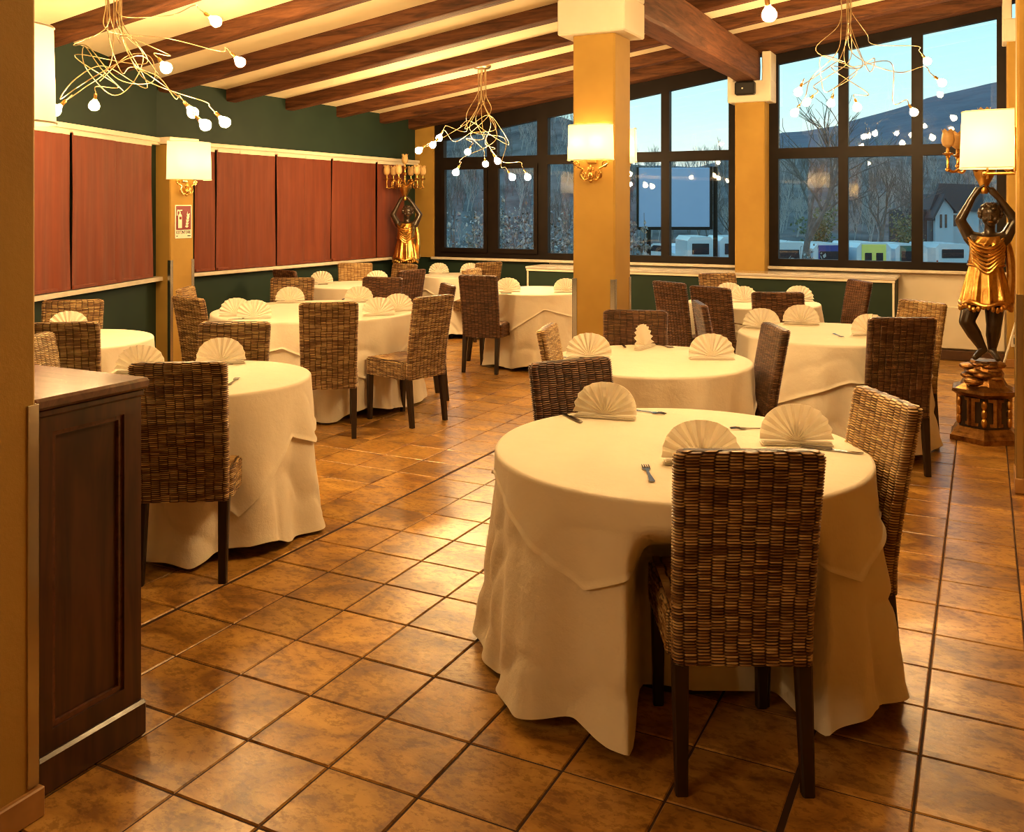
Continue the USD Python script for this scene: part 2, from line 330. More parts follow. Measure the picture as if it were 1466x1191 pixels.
obj('capital', cat([rbox(-2.612, -2.126, 10.60, 10.92, 2.80, 3.04, .008), rbox(-2.612, BX0 - .022, 10.60, 10.92, 3.03, 3.33, .008), rbox(BX1 + .04, -2.126, 10.60, 10.92, 3.03, 3.36, .008)]), M['white_paint'], bp)
rp_ = sgroup('pillar')      # the pillar at the right edge, in the row of the central one
obj('shaft', rbox(.165, .50, 5.95, 6.265, 0, 3.1, .012), M['ochre'], rp_)
obj('capital', rbox(.09, .60, 5.885, 6.305, 3.1, 3.80, .01), M['white_paint'], rp_)
obj('base_tile', rbox(.155, .512, 5.936, 6.279, 0, .085, .004), M['skirt_tile'], rp_)
guard(rp_, .165, 5.95, -1, -1); guard(rp_, .165, 6.265, -1, 1)
wp = sgroup('pillar')       # at the back wall behind the right statue
obj('shaft', rbox(.205, .56, 10.60, 10.92, 0, 3.35, .01), M['ochre'], wp)
obj('capital', cat([rbox(.165, .62, 10.58, 10.92, 3.27, 3.50, .008), rbox(.165, .25, 10.58, 10.92, 3.5, 3.78, .008)]), M['white_paint'], wp)
obj('base_tile', rbox(.19, .57, 10.586, 10.9, 0, .085, .004), M['skirt_tile'], wp)
lp = sgroup('pillar')       # engaged pillar in the left wall, with the sconce and the extinguisher sign
LPX, LPY0, LPY1 = -6.74, 6.29, 6.58
obj('shaft', rbox(-7.12, LPX, LPY0, LPY1, 0, 2.20, .01), M['ochre'], lp)
guard(lp, LPX, LPY0, 1, -1); guard(lp, LPX, LPY1, 1, 1)
np_ = sgroup('pillar')      # near pillar at the left edge of the picture
obj('shaft', rbox(-2.85, -2.222, .55, 1.625, 0, 3.36, .012), M['ochre'], np_)
obj('base_tile', rbox(-2.86, -2.206, .545, 1.637, 0, .08, .004), M['skirt_tile'], np_)
guard(np_, -2.222, 1.625, 1, 1, z0=.085, z1=1.085, w=.03)

# walls
wl = sgroup('wall_left')
obj('green_wall', box(-7.15, XL, 6.3, 11.05, 0, 2.95), M['green'], wl)
q0, q1 = PA, PA + DA * 10.6
def strip(d0, d1, z0, z1, t0=0.0, t1=10.6):      # a slab along the angled wall, between the distances d0 and d1 into the room
    a, b = PA + DA * t0, PA + DA * t1
    pl = [tuple(a + NA * d0), tuple(b + NA * d0), tuple(b + NA * d1), tuple(a + NA * d1)]
    return prism(Polygon(pl), z0, z1, 'xy')
obj('green_wall', strip(-.15, 0, 0, 3.6), M['green'], wl)
tl = sgroup('trim_1')      # the curtain pelmet and the sill below, along the left walls
obj('pelmet', cat([rbox(XL, XL + .075, 6.45, 10.9, 2.215, 2.255, .006), rbox(XL, XL + .05, 6.45, 10.9, 2.19, 2.216, .005), strip(0, .075, 2.215, 2.255, -.1), strip(0, .05, 2.19, 2.216, -.1), rbox(-7.0, LPX + .03, 6.26, 6.62, 2.20, 2.262, .006)]), M['white_paint'], tl)
obj('sill', cat([rbox(XL, XL + .085, 6.58, 10.9, .925, .962, .006), strip(0, .085, .925, .962, -.02)]), M['sill'], tl)

wb = sgroup('wall_back')
obj('green_dado', box(XL, -4.984, YB, YB + .15, 0, .93), M['green'], wb)
obj('corner_panel', box(XL - .1, -6.705, YB - .03, YB + .15, .93, 2.90), M['ochre'], wb)
obj('white_wall', cat([box(-4.984, XR, YB, YB + .15, 0, .93)]), M['white_paint'], wb)
obj('radiator_panel', rbox(-.70, .19, YB - .045, YB, .12, .56, .006), M['white_paint'], wb)
obj('right_wall', box(.50, XR, YB, YB + .15, .93, 4.6), M['ochre'], wb)
hdr = [(-6.72, 2.44), (.19, 3.44), (.52, 3.49), (.52, 4.4), (-6.72, 3.2)]
obj('header', prism([(-7.1, 2.88), (-6.7, 2.82), (.2, 3.82), (XR, 4.3), (XR, 4.7), (-7.1, 3.1)], YB + .06, YB + .15), M['window_frame'], wb)
struct('baseboard_back', cat([rbox(-.80, .19, YB - .065, YB, 0, .105, .005)]), M['skirting'])
struct('wall_right', box(XR, XR + .15, YF, 11.05, 0, 4.7), M['ochre'])
struct('wall_front', box(-4.6, XR, YF - .15, YF, 0, 4.7), M['ochre'])
# the projecting ledge with a polished top below the windows
ld = sgroup('trim_2')
obj('green_front', rbox(-4.975, -.825, 10.26, YB - .05, 0, .862, .004), M['green'], ld)
obj('stone_top', rbox(-5.0, -.80, 10.235, YB - .06, .862, .892, .005), M['ledge'], ld)
obj('white_edge', cat([rbox(-4.99, -.81, 10.243, 10.262, .835, .864, .003), rbox(-4.985, -4.965, 10.248, 10.262, .0, .85, .002), rbox(-.835, -.815, 10.248, 10.262, .0, .85, .002)]), M['white_paint'], ld)

# windows: dark frames with sloping heads
def topz(x): return 3.13 + .157 * (x + 2.67)
def topz2(x): return 3.25 + .146 * (x + 2.09)
def window(name, x0, x1, posts, tz, sash, yd=YB):
    w = sgroup(name)
    f0, f1, zb, zt0, zt1 = yd, yd + .09, .938, 2.165, 2.285
    outer = Polygon([(x0, zb), (x1, zb), (x1, tz(x1) + .28), (x0, tz(x0) + .28)])
    holes = []
    for i in range(len(posts) - 1):
        a, b = posts[i][1], posts[i + 1][0]
        low = (a, b, zb + .085, zt0); up = [(a, zt1), (b, zt1), (b, max(tz(b), zt1 + .01)), (a, max(tz(a), zt1 + .01))]
        holes.append((i, low, up))
    body = outer
    for i, (a, b, c, d_), up in holes:
        body = body.difference(Polygon([(a, c), (b, c), (b, d_), (a, d_)])).difference(Polygon(up))
    obj('frame', prism(body, f0, f1), M['window_frame'], w, smooth=False)
    for i, (a, b, c, d_), up in holes:
        if i in sash:
            s = Polygon([(a - .015, c - .015), (b + .015, c - .015), (b + .015, d_ + .015), (a - .015, d_ + .015)]).difference(Polygon([(a + .035, c + .045), (b - .035, c + .045), (b - .035, d_ - .045), (a + .035, d_ - .045)]))
            obj('sash', prism(s, f0 - .03, f0 + .02), M['window_frame'], w, smooth=False)
        obj('pane', box(a - .01, b + .01, f0 + .045, f0 + .051, c - .01, d_ + .01), M['pane'], w, smooth=False)
        obj('pane', prism([(x + (-.01 if k in (0, 3) else .01), z + (-.01 if k < 2 else .01)) for k, (x, z) in enumerate(up)], f0 + .045, f0 + .051), M['pane'], w, smooth=False)
    obj('sill', rbox(x0 - .02, x1 + .02, yd - .075, yd + .03, .905, .938, .006), M['sill'], w)
    return w
window('window_1', -6.705, -2.54, [(-6.705, -6.565), (-5.892, -5.745), (-5.154, -5.005), (-4.40, -4.25), (-3.494, -3.389), (-2.672, -2.54)], topz, (0, 1))
window('window_2', -2.205, .205, [(-2.205, -2.103), (-1.448, -1.345), (-.697, -.586), (.118, .205)], topz2, ())

# ================================================================== CURTAINS on the left walls
def curtain(label, a, b, z0, z1, off, seed):
    """A flat panel curtain hanging from a to b (points of the floor plan), off metres in front of that line."""
    a, b = np.array(a, float), np.array(b, float); L = np.linalg.norm(b - a); e = (b - a) / L
    n = np.array([-e[1], e[0]])
    ang = math.atan2(e[1], e[0])
    nx, nz = 26, 22
    xs, zs = np.meshgrid(np.linspace(0, L, nx), np.linspace(0, z1 - z0, nz), indexing='xy')
    r_ = np.random.default_rng(seed); ph = r_.uniform(0, 6, 4)
    hz = (z1 - z0 - zs) / (z1 - z0)
    dy = .012 * hz * np.sin(xs / L * PI * r_.uniform(1.2, 2.6) + ph[0]) + .006 * np.sin(xs * 30 + ph[1] + zs * .6) * (.4 + hz) + .003 * np.sin(zs * 5 + ph[2])
    edge = np.minimum(xs, L - xs); dy = dy + np.where(edge < .012, -.004, 0)
    V = np.stack([xs, dy, zs], -1).reshape(-1, 3); F = grid_faces(nz, nx)
    back = V + (0, .004, 0); N = len(V)
    rim = list(range(nx)) + [k * nx + nx - 1 for k in range(1, nz)] + [(nz - 1) * nx + k for k in range(nx - 2, -1, -1)] + [k * nx for k in range(nz - 2, 0, -1)]
    R = [(rim[k], rim[(k + 1) % len(rim)], rim[(k + 1) % len(rim)] + N) for k in range(len(rim))] + [(rim[k], rim[(k + 1) % len(rim)] + N, rim[k] + N) for k in range(len(rim))]
    m = trimesh.Trimesh(np.vstack([V, back]), np.vstack([F, F[:, ::-1] + N, np.array(R)[:, ::-1]]), process=False)
    t = thing('panel_curtain', label, 'curtain', (a[0] + n[0] * off, a[1] + n[1] * off, z0), ang, 'red panel curtains on the left walls')
    obj('fabric', m, M['curtain'], t, smooth=50)
    obj('hem', rbox(.004, L - .004, -.008, .011, .0, .028, .004), M['curtain'], t)
    obj('rail_carrier', rbox(.01, L - .01, -.006, .010, z1 - z0 - .02, z1 - z0 + .012, .003), M['white_paint'], t)
names2 = ['red panel curtain directly right of the pillar with the extinguisher sign', 'second red panel curtain to the right of the extinguisher pillar', 'third red panel curtain right of the extinguisher pillar, wide and smooth',
          'fourth red panel curtain right of the extinguisher pillar', 'fifth red panel curtain right of the extinguisher pillar', 'third red panel curtain from the corner with the distant statue',
          'second red panel curtain from the corner with the distant statue', 'red panel curtain partly behind the distant statue in the far corner']
us = [279, 308, 342, 394, 436, 474, 503, 538, 577]
for k in range(8):
    a, b = onx(us[k], 300, -6.95), onx(us[k + 1], 300, -6.95)
    curtain(names2[k], (b[0], b[1] - .003), (a[0], a[1] + .003), .968, 2.188, .0 + .018 * (k % 2), 10 + k)
names1 = ['red panel curtain just left of the extinguisher pillar, lit by the sconce', 'middle red panel curtain on the angled wall left of the pillar', 'red panel curtain next to the left edge, beside the near ochre pillar']
def on_angled(u):
    a = (u - 733) / FPX; dr = DV + a * RV; base = PA + NA * .05
    A_ = np.array([[dr[0], -DA[0]], [dr[1], -DA[1]]]); s = np.linalg.solve(A_, base); return base + DA * s[1], s[1]
ts = [on_angled(u)[1] for u in (217, 163, 100, 38)]
for k in range(3):
    a, b = PA + NA * .05 + DA * ts[k], PA + NA * .05 + DA * ts[k + 1]
    curtain(names1[k], a + DA * .003, b - DA * .003, .968, 2.188, .0 + .018 * (k % 2), 30 + k)
# ================================================================== CHAIRS
CH_TOP = .955
def chair_parts(t, wm):
    pitch, warp = .0086, .0385
    # every row is a stout pale strand and a thin low one coloured dark as gap shade; neighbouring columns are woven half a row apart
    def cells(s, zz, seed):
        col = s / warp + .05 * np.sin(zz * 60 + seed); ci = np.floor(col); cf = col - ci
        row = zz / pitch + .5 * np.mod(ci, 2) + .06 * np.sin(ci * 2.1 + zz * 25); fr = row - np.floor(row)
        return cf, fr
    def disp(s, zz, amp, seed):
        cf, fr = cells(s, zz, seed)
        edge = smoothstep(np.minimum(cf, 1 - cf) / .16)
        pale = np.sqrt(np.clip(1 - ((fr - .32) / .32) ** 2, 0, 1)); dark = .45 * np.sqrt(np.clip(1 - ((fr - .82) / .18) ** 2, 0, 1))
        return amp * (np.maximum(pale * (.25 + .75 * edge), dark) - .5)
    def gap_shade(s, zz, seed):  # shade put into the colour of the dips between strands and columns
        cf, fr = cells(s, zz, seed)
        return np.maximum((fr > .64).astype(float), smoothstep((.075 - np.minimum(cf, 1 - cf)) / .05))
    def loop(w, d, r, n):
        """A rounded rectangle: points, outward normals, arc length."""
        q = Polygon([(-w / 2 + r, -d / 2 + r), (w / 2 - r, -d / 2 + r), (w / 2 - r, d / 2 - r), (-w / 2 + r, d / 2 - r)]).buffer(r, 6).exterior
        ds = np.linspace(0, q.length, n, endpoint=False); P = np.array([q.interpolate(x).coords[0] for x in ds])
        T = np.roll(P, -1, 0) - np.roll(P, 1, 0); T /= np.linalg.norm(T, axis=1, keepdims=True); N = np.stack([T[:, 1], -T[:, 0]], 1)
        if ((P * N).sum(1)).mean() < 0: N = -N
        return P, N, ds
    def shell(w, d, r, z0, z1, ctr, wid, amp, seed, n, cap=True):
        P, N, S = loop(w, d, r, n)
        ns = max(6, int(round((z1 - z0) / pitch * 6))); zz = np.linspace(0, z1 - z0, ns)
        V, A = [], []
        for z in zz:
            A.append(gap_shade(S, z, seed))
            e = min(1.0, (z1 - z0 - z) / .014) if cap else 1.0; sh_ = -.012 * (1 - math.sqrt(max(0, 1 - (1 - e) ** 2)))
            dd = disp(S, z, amp, seed) + sh_
            k = wid(z0 + z); q = P * (k, 1) + N * dd[:, None]; cy = ctr(z0 + z)
            V.append(np.column_stack([q[:, 0], q[:, 1] + cy, np.full(n, z0 + z)]))
        V = np.vstack(V + [[(0, ctr(z0), z0)], [(0, ctr(z1), z1)]]); F = grid_faces(ns, n, wrap=True, flip=False)
        a, b = len(V) - 2, len(V) - 1; j = np.arange(n); j2 = (j + 1) % n
        F = np.vstack([F, np.stack([np.full(n, a), j2, j], 1), np.stack([np.full(n, b), (ns - 1) * n + j, (ns - 1) * n + j2], 1)])
        return trimesh.Trimesh(V, F, process=False), np.concatenate(A + [[1.0, 1.0]])
    back_c = lambda z: -.205 - .085 * max(0.0, (z - .42) / .53) ** 1.25
    back, b_at = shell(.392, .046, .018, .345, CH_TOP, back_c, lambda z: .965 + .06 * (z - .345) / .61 - 2 * (.026 - math.sqrt(max(0.0, .026 ** 2 - max(0.0, z - CH_TOP + .026) ** 2))) / .392, .0085, 1.0, 180)
    seat, s_at = shell(.398, .425, .03, .345, .468, lambda z: .035, lambda z: 1.0, .0075, 2.0, 300, cap=True)
    nx, ny = 80, 270; xs, ys = np.meshgrid(np.linspace(-.188, .188, nx), np.linspace(-.165, .235, ny), indexing='xy')
    hz = .470 + disp(xs + .2, ys + .2, .007, 3.0) + .006 * np.cos(xs * 6) * np.cos((ys - .03) * 6)
    top = trimesh.Trimesh(np.column_stack([xs.ravel(), ys.ravel(), hz.ravel()]), grid_faces(ny, nx), process=False)
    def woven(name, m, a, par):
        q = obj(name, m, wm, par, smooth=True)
        UsdGeom.PrimvarsAPI(stage.GetPrimAtPath(q)).CreatePrimvar('gap_shade', Sdf.ValueTypeNames.FloatArray, 'vertex').Set(Vt.FloatArray.FromNumpy(np.asarray(a, np.float32)))
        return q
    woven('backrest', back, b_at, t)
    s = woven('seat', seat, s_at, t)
    woven('seat_weave', top, gap_shade((xs + .2).ravel(), (ys + .2).ravel(), 3.0), s)
    for sx in (-1, 1):
        for x0, y0, x1, y1, w0, w1 in ((sx * .172, .222, sx * .170, .226, .044, .032), (sx * .170, -.196, sx * .172, -.235, .046, .034)):
            P0 = [(x0 + a * w0 / 2, y0 + b * w0 / 2, .352) for a, b in ((-1, -1), (1, -1), (1, 1), (-1, 1))]
            P1 = [(x1 + a * w1 / 2, y1 + b * w1 / 2, 0.0) for a, b in ((-1, -1), (1, -1), (1, 1), (-1, 1))]
            ch = []
            for P_ in (P0, P1):
                q = np.array(P_); c = q.mean(0)
                for k in range(4):
                    for o in (-1, 1):
                        ch.append(q[k] + (q[(k + o) % 4] - q[k]) * .14)
            obj('leg', trimesh.convex.convex_hull(np.array(ch)), M['leg'], t, smooth=False)
TABLES = {  # centre, radius, rotation of the square overcloth, half side of it, labels
    'T1': (-.97, 3.23, .63), 'T2': (-1.67, 5.03, .535), 'T3': (-.94, 6.64, .58), 'T4': (-1.86, 8.50, .56), 'T5': (-4.11, 8.74, .50),
    'T6': (-5.98, 10.25, .43), 'T7': (-6.25, 8.48, .52), 'T8': (-4.97, 6.20, .82), 'T9': (-3.50, 3.49, .50), 'T10': (-5.30, 4.09, .50)}
CHAIRS = [  # top middle x, y, facing (degrees), table, tone, label
    (-.56, 2.51, 116, 'T1', 'weave', 'large woven chair in the right foreground, seen squarely from behind at the nearest table'),
    (-.35, 3.44, -147, 'T1', 'weave_pale_lit', 'straw coloured woven chair at the right side of the nearest table'),
    (-1.575, 3.66, -34, 'T1', 'weave_dark', 'dark brown woven chair facing us behind the back fan of the nearest table'),
    (-2.13, 4.63, 14, 'T2', 'weave_pale_lit', 'pale woven chair back seen edge-on, left of the middle table'),
    (-1.97, 5.62, -72, 'T2', 'weave_dark', 'dark woven chair facing us directly in front of the central pillar base'),
    (-1.02, 5.22, -152, 'T2', 'weave_dark', 'dark woven chair right of the second table, between it and the third table'),
    (-2.47, 7.93, 60, 'T4', 'weave_dark', 'tall dark woven chair right of the central pillar, seen from behind before the green ledge'),
    (-2.01, 7.57, 68, 'T4', 'weave_dark', 'dark woven chair just right of the tall one beside the central pillar'),
    (-1.74, 6.28, 25, 'T3', 'weave_dark', 'dark chair back seen edge-on at the left of the right middle table'),
    (-1.42, 7.34, -66, 'T3', 'weave_dark', 'dark chair back showing above the touching fans of the right middle table'),
    (-2.37, 9.20, -48, 'T4', 'weave', 'reddish brown chair back against the green ledge, behind the farthest right table'),
    (-.99, 8.84, -146, 'T4', 'weave_dark', 'plain brown chair before the right end of the green ledge'),
    (-.43, 5.96, 116, 'T3', 'weave_dark', 'tall dark woven chair seen from behind, left of the gilded statue'),
    (-.38, 7.07, -130, 'T3', 'weave_pale_lit', 'golden lit woven chair behind the tall dark one, facing us beside the white wall'),
    (-4.35, 7.86, 96, 'T5', 'weave_dark', 'dark woven chair seen from behind just left of the central pillar'),
    (-4.88, 8.68, 2, 'T5', 'weave_pale_lit', 'pale lit chair behind the dark chair left of the central pillar'),
    (-4.07, 6.84, -135, 'T8', 'weave_dark', 'dark woven chair mostly hidden behind its neighbour, right of the large left table'),
    (-3.62, 5.88, 167, 'T8', 'weave', 'brown woven chair with its seat in view, right end of the large left table'),
    (-4.01, 5.14, 128, 'T8', 'weave', 'woven chair seen squarely from behind at the front of the large left table'),
    (-5.81, 5.58, 30, 'T8', 'weave_pale_lit', 'pale chair seen from the side against the extinguisher pillar, left of the large table'),
    (-5.16, 4.98, 76, 'T8', 'weave', 'chair seen edge-on just right of the pale one by the extinguisher pillar'),
    (-6.51, 7.60, 74, 'T7', 'weave_dark', 'dark chair back close to the left wall, below the long red curtains'),
    (-5.74, 6.82, -60, 'T8', 'weave', 'brown chair behind the large left table, nearest to the left wall'),
    (-6.62, 8.98, -50, 'T7', 'weave_pale_lit', 'pale lit chair against the left wall below the red curtains'),
    (-5.02, 7.24, -80, 'T8', 'weave_dark', 'dark chair back behind the right fans of the large left table'),
    (-6.01, 9.12, -104, 'T7', 'weave', 'brown lit chair facing us in front of the distant statue'),
    (-5.36, 8.26, 168, 'T7', 'weave_dark', 'dark chair turned towards the table under the red curtains, right of it'),
    (-3.02, 2.86, 122, 'T9', 'weave', 'woven chair seen from behind in the left foreground, beside the wooden cabinet'),
    (-3.80, 4.02, -62, 'T9', 'weave', 'woven brown chair facing us behind the fan napkin of the left foreground table'),
    (-5.72, 4.46, -50, 'T10', 'weave', 'woven chair at the far left facing us, its back to the angled wall'),
    (-4.66, 3.56, 128, 'T10', 'weave', 'woven chair at the far left seen from behind, before the small left table'),
    (-4.30, 3.10, 24, 'T9', 'weave_pale_lit', 'pale lit chair back just over the cabinet top, beside the near ochre pillar'),
    (-5.30, 9.86, 158, 'T6', 'weave', 'chair seen edge-on in front of the dark wall under the left window'),
]
protos, placed = {}, {}
for mx, my, deg, tb, tone, label in CHAIRS:
    a = math.radians(deg); fx, fy = math.cos(a), math.sin(a)
    c = (mx + .29 * fx, my + .29 * fy)
    # keep the back clear of the table edge
    tx, ty, R = TABLES[tb]
    bx, by = mx + .05 * fx, my + .05 * fy
    dist = math.hypot(bx - tx, by - ty)
    if dist < R + .03:
        k = (R + .03 - dist) / dist; c = (c[0] + (bx - tx) * k, c[1] + (by - ty) * k)
    placed.setdefault(tb, []).append((c[0], c[1], a))
    rz = a - PI / 2
    if tone not in protos:
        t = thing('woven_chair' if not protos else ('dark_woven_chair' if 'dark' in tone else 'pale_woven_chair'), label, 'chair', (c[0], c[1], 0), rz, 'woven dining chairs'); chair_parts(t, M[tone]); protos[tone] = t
    else:
        dup(protos[tone], label, (c[0], c[1], 0), rz, 'woven dining chairs', 'chair')

# ================================================================== TABLES and CLOTHS
TZ = .742
def table(name, label):
    x, y, R = TABLES[name]
    t = thing('dining_table', label, 'table', (x, y, 0), 0, 'round dining tables')
    obj('tabletop', lathe([(0, TZ - .028), (R - .012, TZ - .028), (R - .004, TZ - .02), (R - .004, TZ - .006), (R - .012, TZ), (0, TZ)], 48), M['wood_dark'], t)
    obj('column', lathe([(0, .05), (.075, .05), (.06, .1), (.045, .2), (.045, .62), (.07, .69), (.12, .714), (0, .714)], 20), M['leg'], t)
    obj('foot', lathe([(0, 0), (.25, 0), (.25, .02), (.2, .04), (.08, .055), (0, .055)], 28), M['leg'], t)
def cloth(name, R, z0, drop, lift, folds, amp, flare, seed, chairs, N=220, tip=False):
    """A cloth lying on a round table; drop(theta) is the hanging length; it gives way to the chair seats pushed under it."""
    r_ = np.random.default_rng(seed); th = np.linspace(0, 2 * PI, N, endpoint=False)
    ph = r_.uniform(0, 2 * PI, 6); k = folds
    base = np.cos(k * th + ph[0] + .9 * np.sin(2 * th + ph[1]) + .6 * np.sin(3 * th + ph[2]))
    f = .75 * (np.clip(.5 + .5 * base, 0, 1) ** 1.7) + .35 * (.5 + .5 * np.cos((k * 2 + 1) * th + ph[3] + 1.2 * np.sin(th + ph[4]))) - .45
    L = drop(th)
    rings = []; rc = .014
    for q in (0.02, .3, .55, .75, .88, .96, 1.0):
        rr = q * (R + lift)
        wob = .0008 * (meshkit.noise(np.column_stack([np.cos(th) * rr * 7, np.sin(th) * rr * 7, np.full(N, seed)]), 1) - .2) if lift > .004 else 0
        rings.append(np.column_stack([np.cos(th) * rr, np.sin(th) * rr, np.full(N, z0) + wob]))
    for q in (.35, .7, 1.0):
        rr = R + lift + rc * math.sin(q * PI / 2); rings.append(np.column_stack([np.cos(th) * rr, np.sin(th) * rr, np.full(N, z0 - rc * (1 - math.cos(q * PI / 2)))]))
    MH = 30
    for i in range(1, MH + 1):
        s = L * i / MH; w = s / .72
        rad = R + lift + rc + flare * w ** 1.1 + amp * np.minimum(w * 1.15, 1.1) ** .9 * f
        X, Y, Z = np.cos(th) * rad, np.sin(th) * rad, z0 - rc - s * (1 - .10 * flare)
        cr = meshkit.fbm(np.column_stack([X * 5 + seed, Y * 5, Z * 3.2]), 3, seed) - .5
        c2 = np.abs(meshkit.fbm(np.column_stack([X * 3.1 + 7 + seed, Y * 3.1, Z * 2.1 + np.sin(th) * .8]), 2, seed + 3) - .5)
        rad2 = rad + (.030 * cr - .045 * np.exp(-(c2 / .035) ** 2) * .35) * np.minimum(w * 2, 1)
        if i >= MH - 1: rad2 = rad2 + .004 * (i - MH + 2)
        X, Y = np.cos(th) * rad2, np.sin(th) * rad2
        for cx, cy, a in chairs[:1] if name == 'T1' else ():     # only the seat of the foreground chair pushes its cloth in
            fx, fy = math.cos(a), math.sin(a); lx = (X - cx) * -fy + (Y - cy) * fx; ly = (X - cx) * fx + (Y - cy) * fy
            w_ = smoothstep((.69 - Z) / .24) * smoothstep((.31 - np.abs(lx)) / .10)
            lim = .275 - lift * 1.0
            push = np.where(ly > -.34, np.maximum(0, lim - ly), 0) * w_
            X, Y = X + fx * push, Y + fy * push
        rings.append(np.column_stack([X, Y, np.maximum(Z, .006 + lift)]))
    V = np.vstack(rings + [[(0, 0, z0)]]); nr = len(rings)
    F = grid_faces(nr, N, wrap=True, flip=True); j = np.arange(N)
    F = np.vstack([F, np.stack([np.full(N, len(V) - 1), j, (j + 1) % N], 1)])
    m = trimesh.Trimesh(V, F, process=False); n = m.vertex_normals
    if n[-1][2] < 0: F = F[:, ::-1]; n = -n
    th_ = .0018; V2 = V - n * th_; V2[:, 2] = np.maximum(V2[:, 2], .003)
    last = (nr - 1) * N + j; nxt = (nr - 1) * N + (j + 1) % N; o = len(V)
    rim = np.vstack([np.stack([last, nxt, nxt + o], 1), np.stack([last, nxt + o, last + o], 1)])
    return trimesh.Trimesh(np.vstack([V, V2]), np.vstack([F, F[:, ::-1] + o, rim[:, ::-1]]), process=False)
def tips_drop(base, tips):
    """Hanging length of a square cloth: a short hem with a long pointed tip at each corner."""
    def d_(th):
        out = base + .012 * np.sin(5 * th)
        for deg, hang in tips:
            dl = np.abs(np.mod(th - math.radians(deg) + PI, 2 * PI) - PI)
            out = np.maximum(out, base + (hang - base) * np.clip(1 - dl / .80, 0, 1) ** 1.05)
        return out
    return d_
TAB = [  # table, short hem, corner tips (direction, hang), fold count, seed, which table
    ('T1', .055, ((-98, .275), (-20, .27), (72, .30), (166, .24)), 9, 11, 'the nearest round table'),
    ('T2', .20, ((-121, .34), (-30, .40), (60, .36), (150, .36)), 8, 12, 'the middle table with three fans'),
    ('T3', .21, ((-116, .40), (-20, .33), (70, .32), (160, .36)), 8, 13, 'the right table beside the gilded statue'),
    ('T4', .14, ((-60, .3), (30, .3), (120, .3), (210, .3)), 8, 14, 'the farthest right table by the green ledge'),
    ('T5', .12, ((-103, .40), (-18, .24), (76, .3), (170, .3)), 8, 15, 'the table behind the central pillar'),
    ('T6', .14, ((-70, .3), (20, .3), (110, .3), (200, .3)), 7, 16, 'the farthest table under the left window'),
    ('T7', .14, ((-64, .32), (26, .3), (116, .3), (206, .3)), 8, 17, 'the table under the long red curtains'),
    ('T8', .16, ((-26, .44), (-108, .34), (64, .36), (152, .36)), 11, 18, 'the large left table with six fans'),
    ('T9', .13, ((-30, .54), (20, .30), (110, .32), (-122, .34)), 8, 19, 'the table behind the wooden cabinet'),
    ('T10', .13, ((-50, .3), (40, .3), (130, .3), (220, .3)), 8, 20, 'the small far left table')]
for nm, hem, tips, folds, seed, where in TAB:
    x, y, R = TABLES[nm]
    table(nm, 'round wooden table under the cloths of ' + where)
    loc = [(cx - x, cy - y, a) for cx, cy, a in placed.get(nm, [])]
    near = nm in ('T1', 'T9', 'T2', 'T8', 'T3')
    r_ = np.random.default_rng(seed + 50); hp = r_.uniform(0, 6, 3)
    und = lambda th: .718 - .045 * np.maximum(0, np.sin(4 * th + hp[0])) - .02 * np.maximum(0, np.sin(7 * th + hp[1]))
    m = cloth(nm, R, TZ + .004, und, 0.0, folds, .088, .055, seed, loc, 300 if near else 150)
    obj('tablecloth', m, M['cloth'], smooth=True, label='long white undercloth of ' + where, cat='tablecloth', group='white tablecloths', loc=(x, y, 0))
    m = cloth(nm, R, TZ + .009, tips_drop(hem, tips), .011, folds, .088, .055, seed, loc, 300 if near else 150)
    obj('top_cloth', m, M['cloth2'], smooth=True, label='pointed white top cloth of ' + where, cat='tablecloth', group='white square top cloths', loc=(x, y, 0))
TOPZ = TZ + .0112

# ================================================================== NAPKINS folded into fans
def napkin_parts(t):
    n = 11; R = .132
    phis = np.linspace(math.radians(3), math.radians(177), 2 * n + 1)
    rs = [.006, .03, .06, .09, .118, R]
    def sheet(s):
        V = []
        for r in rs:
            for k, p_ in enumerate(phis):
                d_ = (.0095 if k % 2 else -.0095) * (r / R) + s * .0016
                rr = r * (1 - (.035 if k % 2 else 0) * (r / R)) * (1 + .05 * math.sin(2 * p_) ** 2)
                V.append((rr * math.cos(p_), d_ + .18 * rr * math.sin(p_), .014 + rr * math.sin(p_) * .975))
        return np.array(V)
    A_, B_ = sheet(-1), sheet(1); nc = len(phis); F = grid_faces(len(rs), nc); o = len(A_)
    rim = [(len(rs) - 1) * nc + k for k in range(nc)] + [i * nc + nc - 1 for i in range(len(rs) - 2, -1, -1)] + [0] + [i * nc for i in range(1, len(rs) - 1)]
    rf = []
    for k in range(len(rim)):
        a, b = rim[k], rim[(k + 1) % len(rim)]; rf += [(a, b, b + o), (a, b + o, a + o)]
    fan = trimesh.Trimesh(np.vstack([A_, B_]), np.vstack([F[:, ::-1], F + o, np.array(rf)]), process=False); trimesh.repair.fix_normals(fan)
    obj('fan', fan, M['napkin'], t, smooth=20)
    st = [rbox(-.128 + .006 * k, .126 - .003 * k, -.026 + .003 * k, .020, .0015 + .004 * k, .0045 + .004 * k, .0015) for k in range(3)]
    obj('base_fold', cat(st), M['napkin'], t)
    obj('support_fold', trimesh.convex.convex_hull(np.array([(-.05, .012, .001), (.05, .012, .001), (0, .07, .001), (0, .016, .085), (-.045, .012, .012), (.045, .012, .012)])), M['napkin'], t, smooth=20)
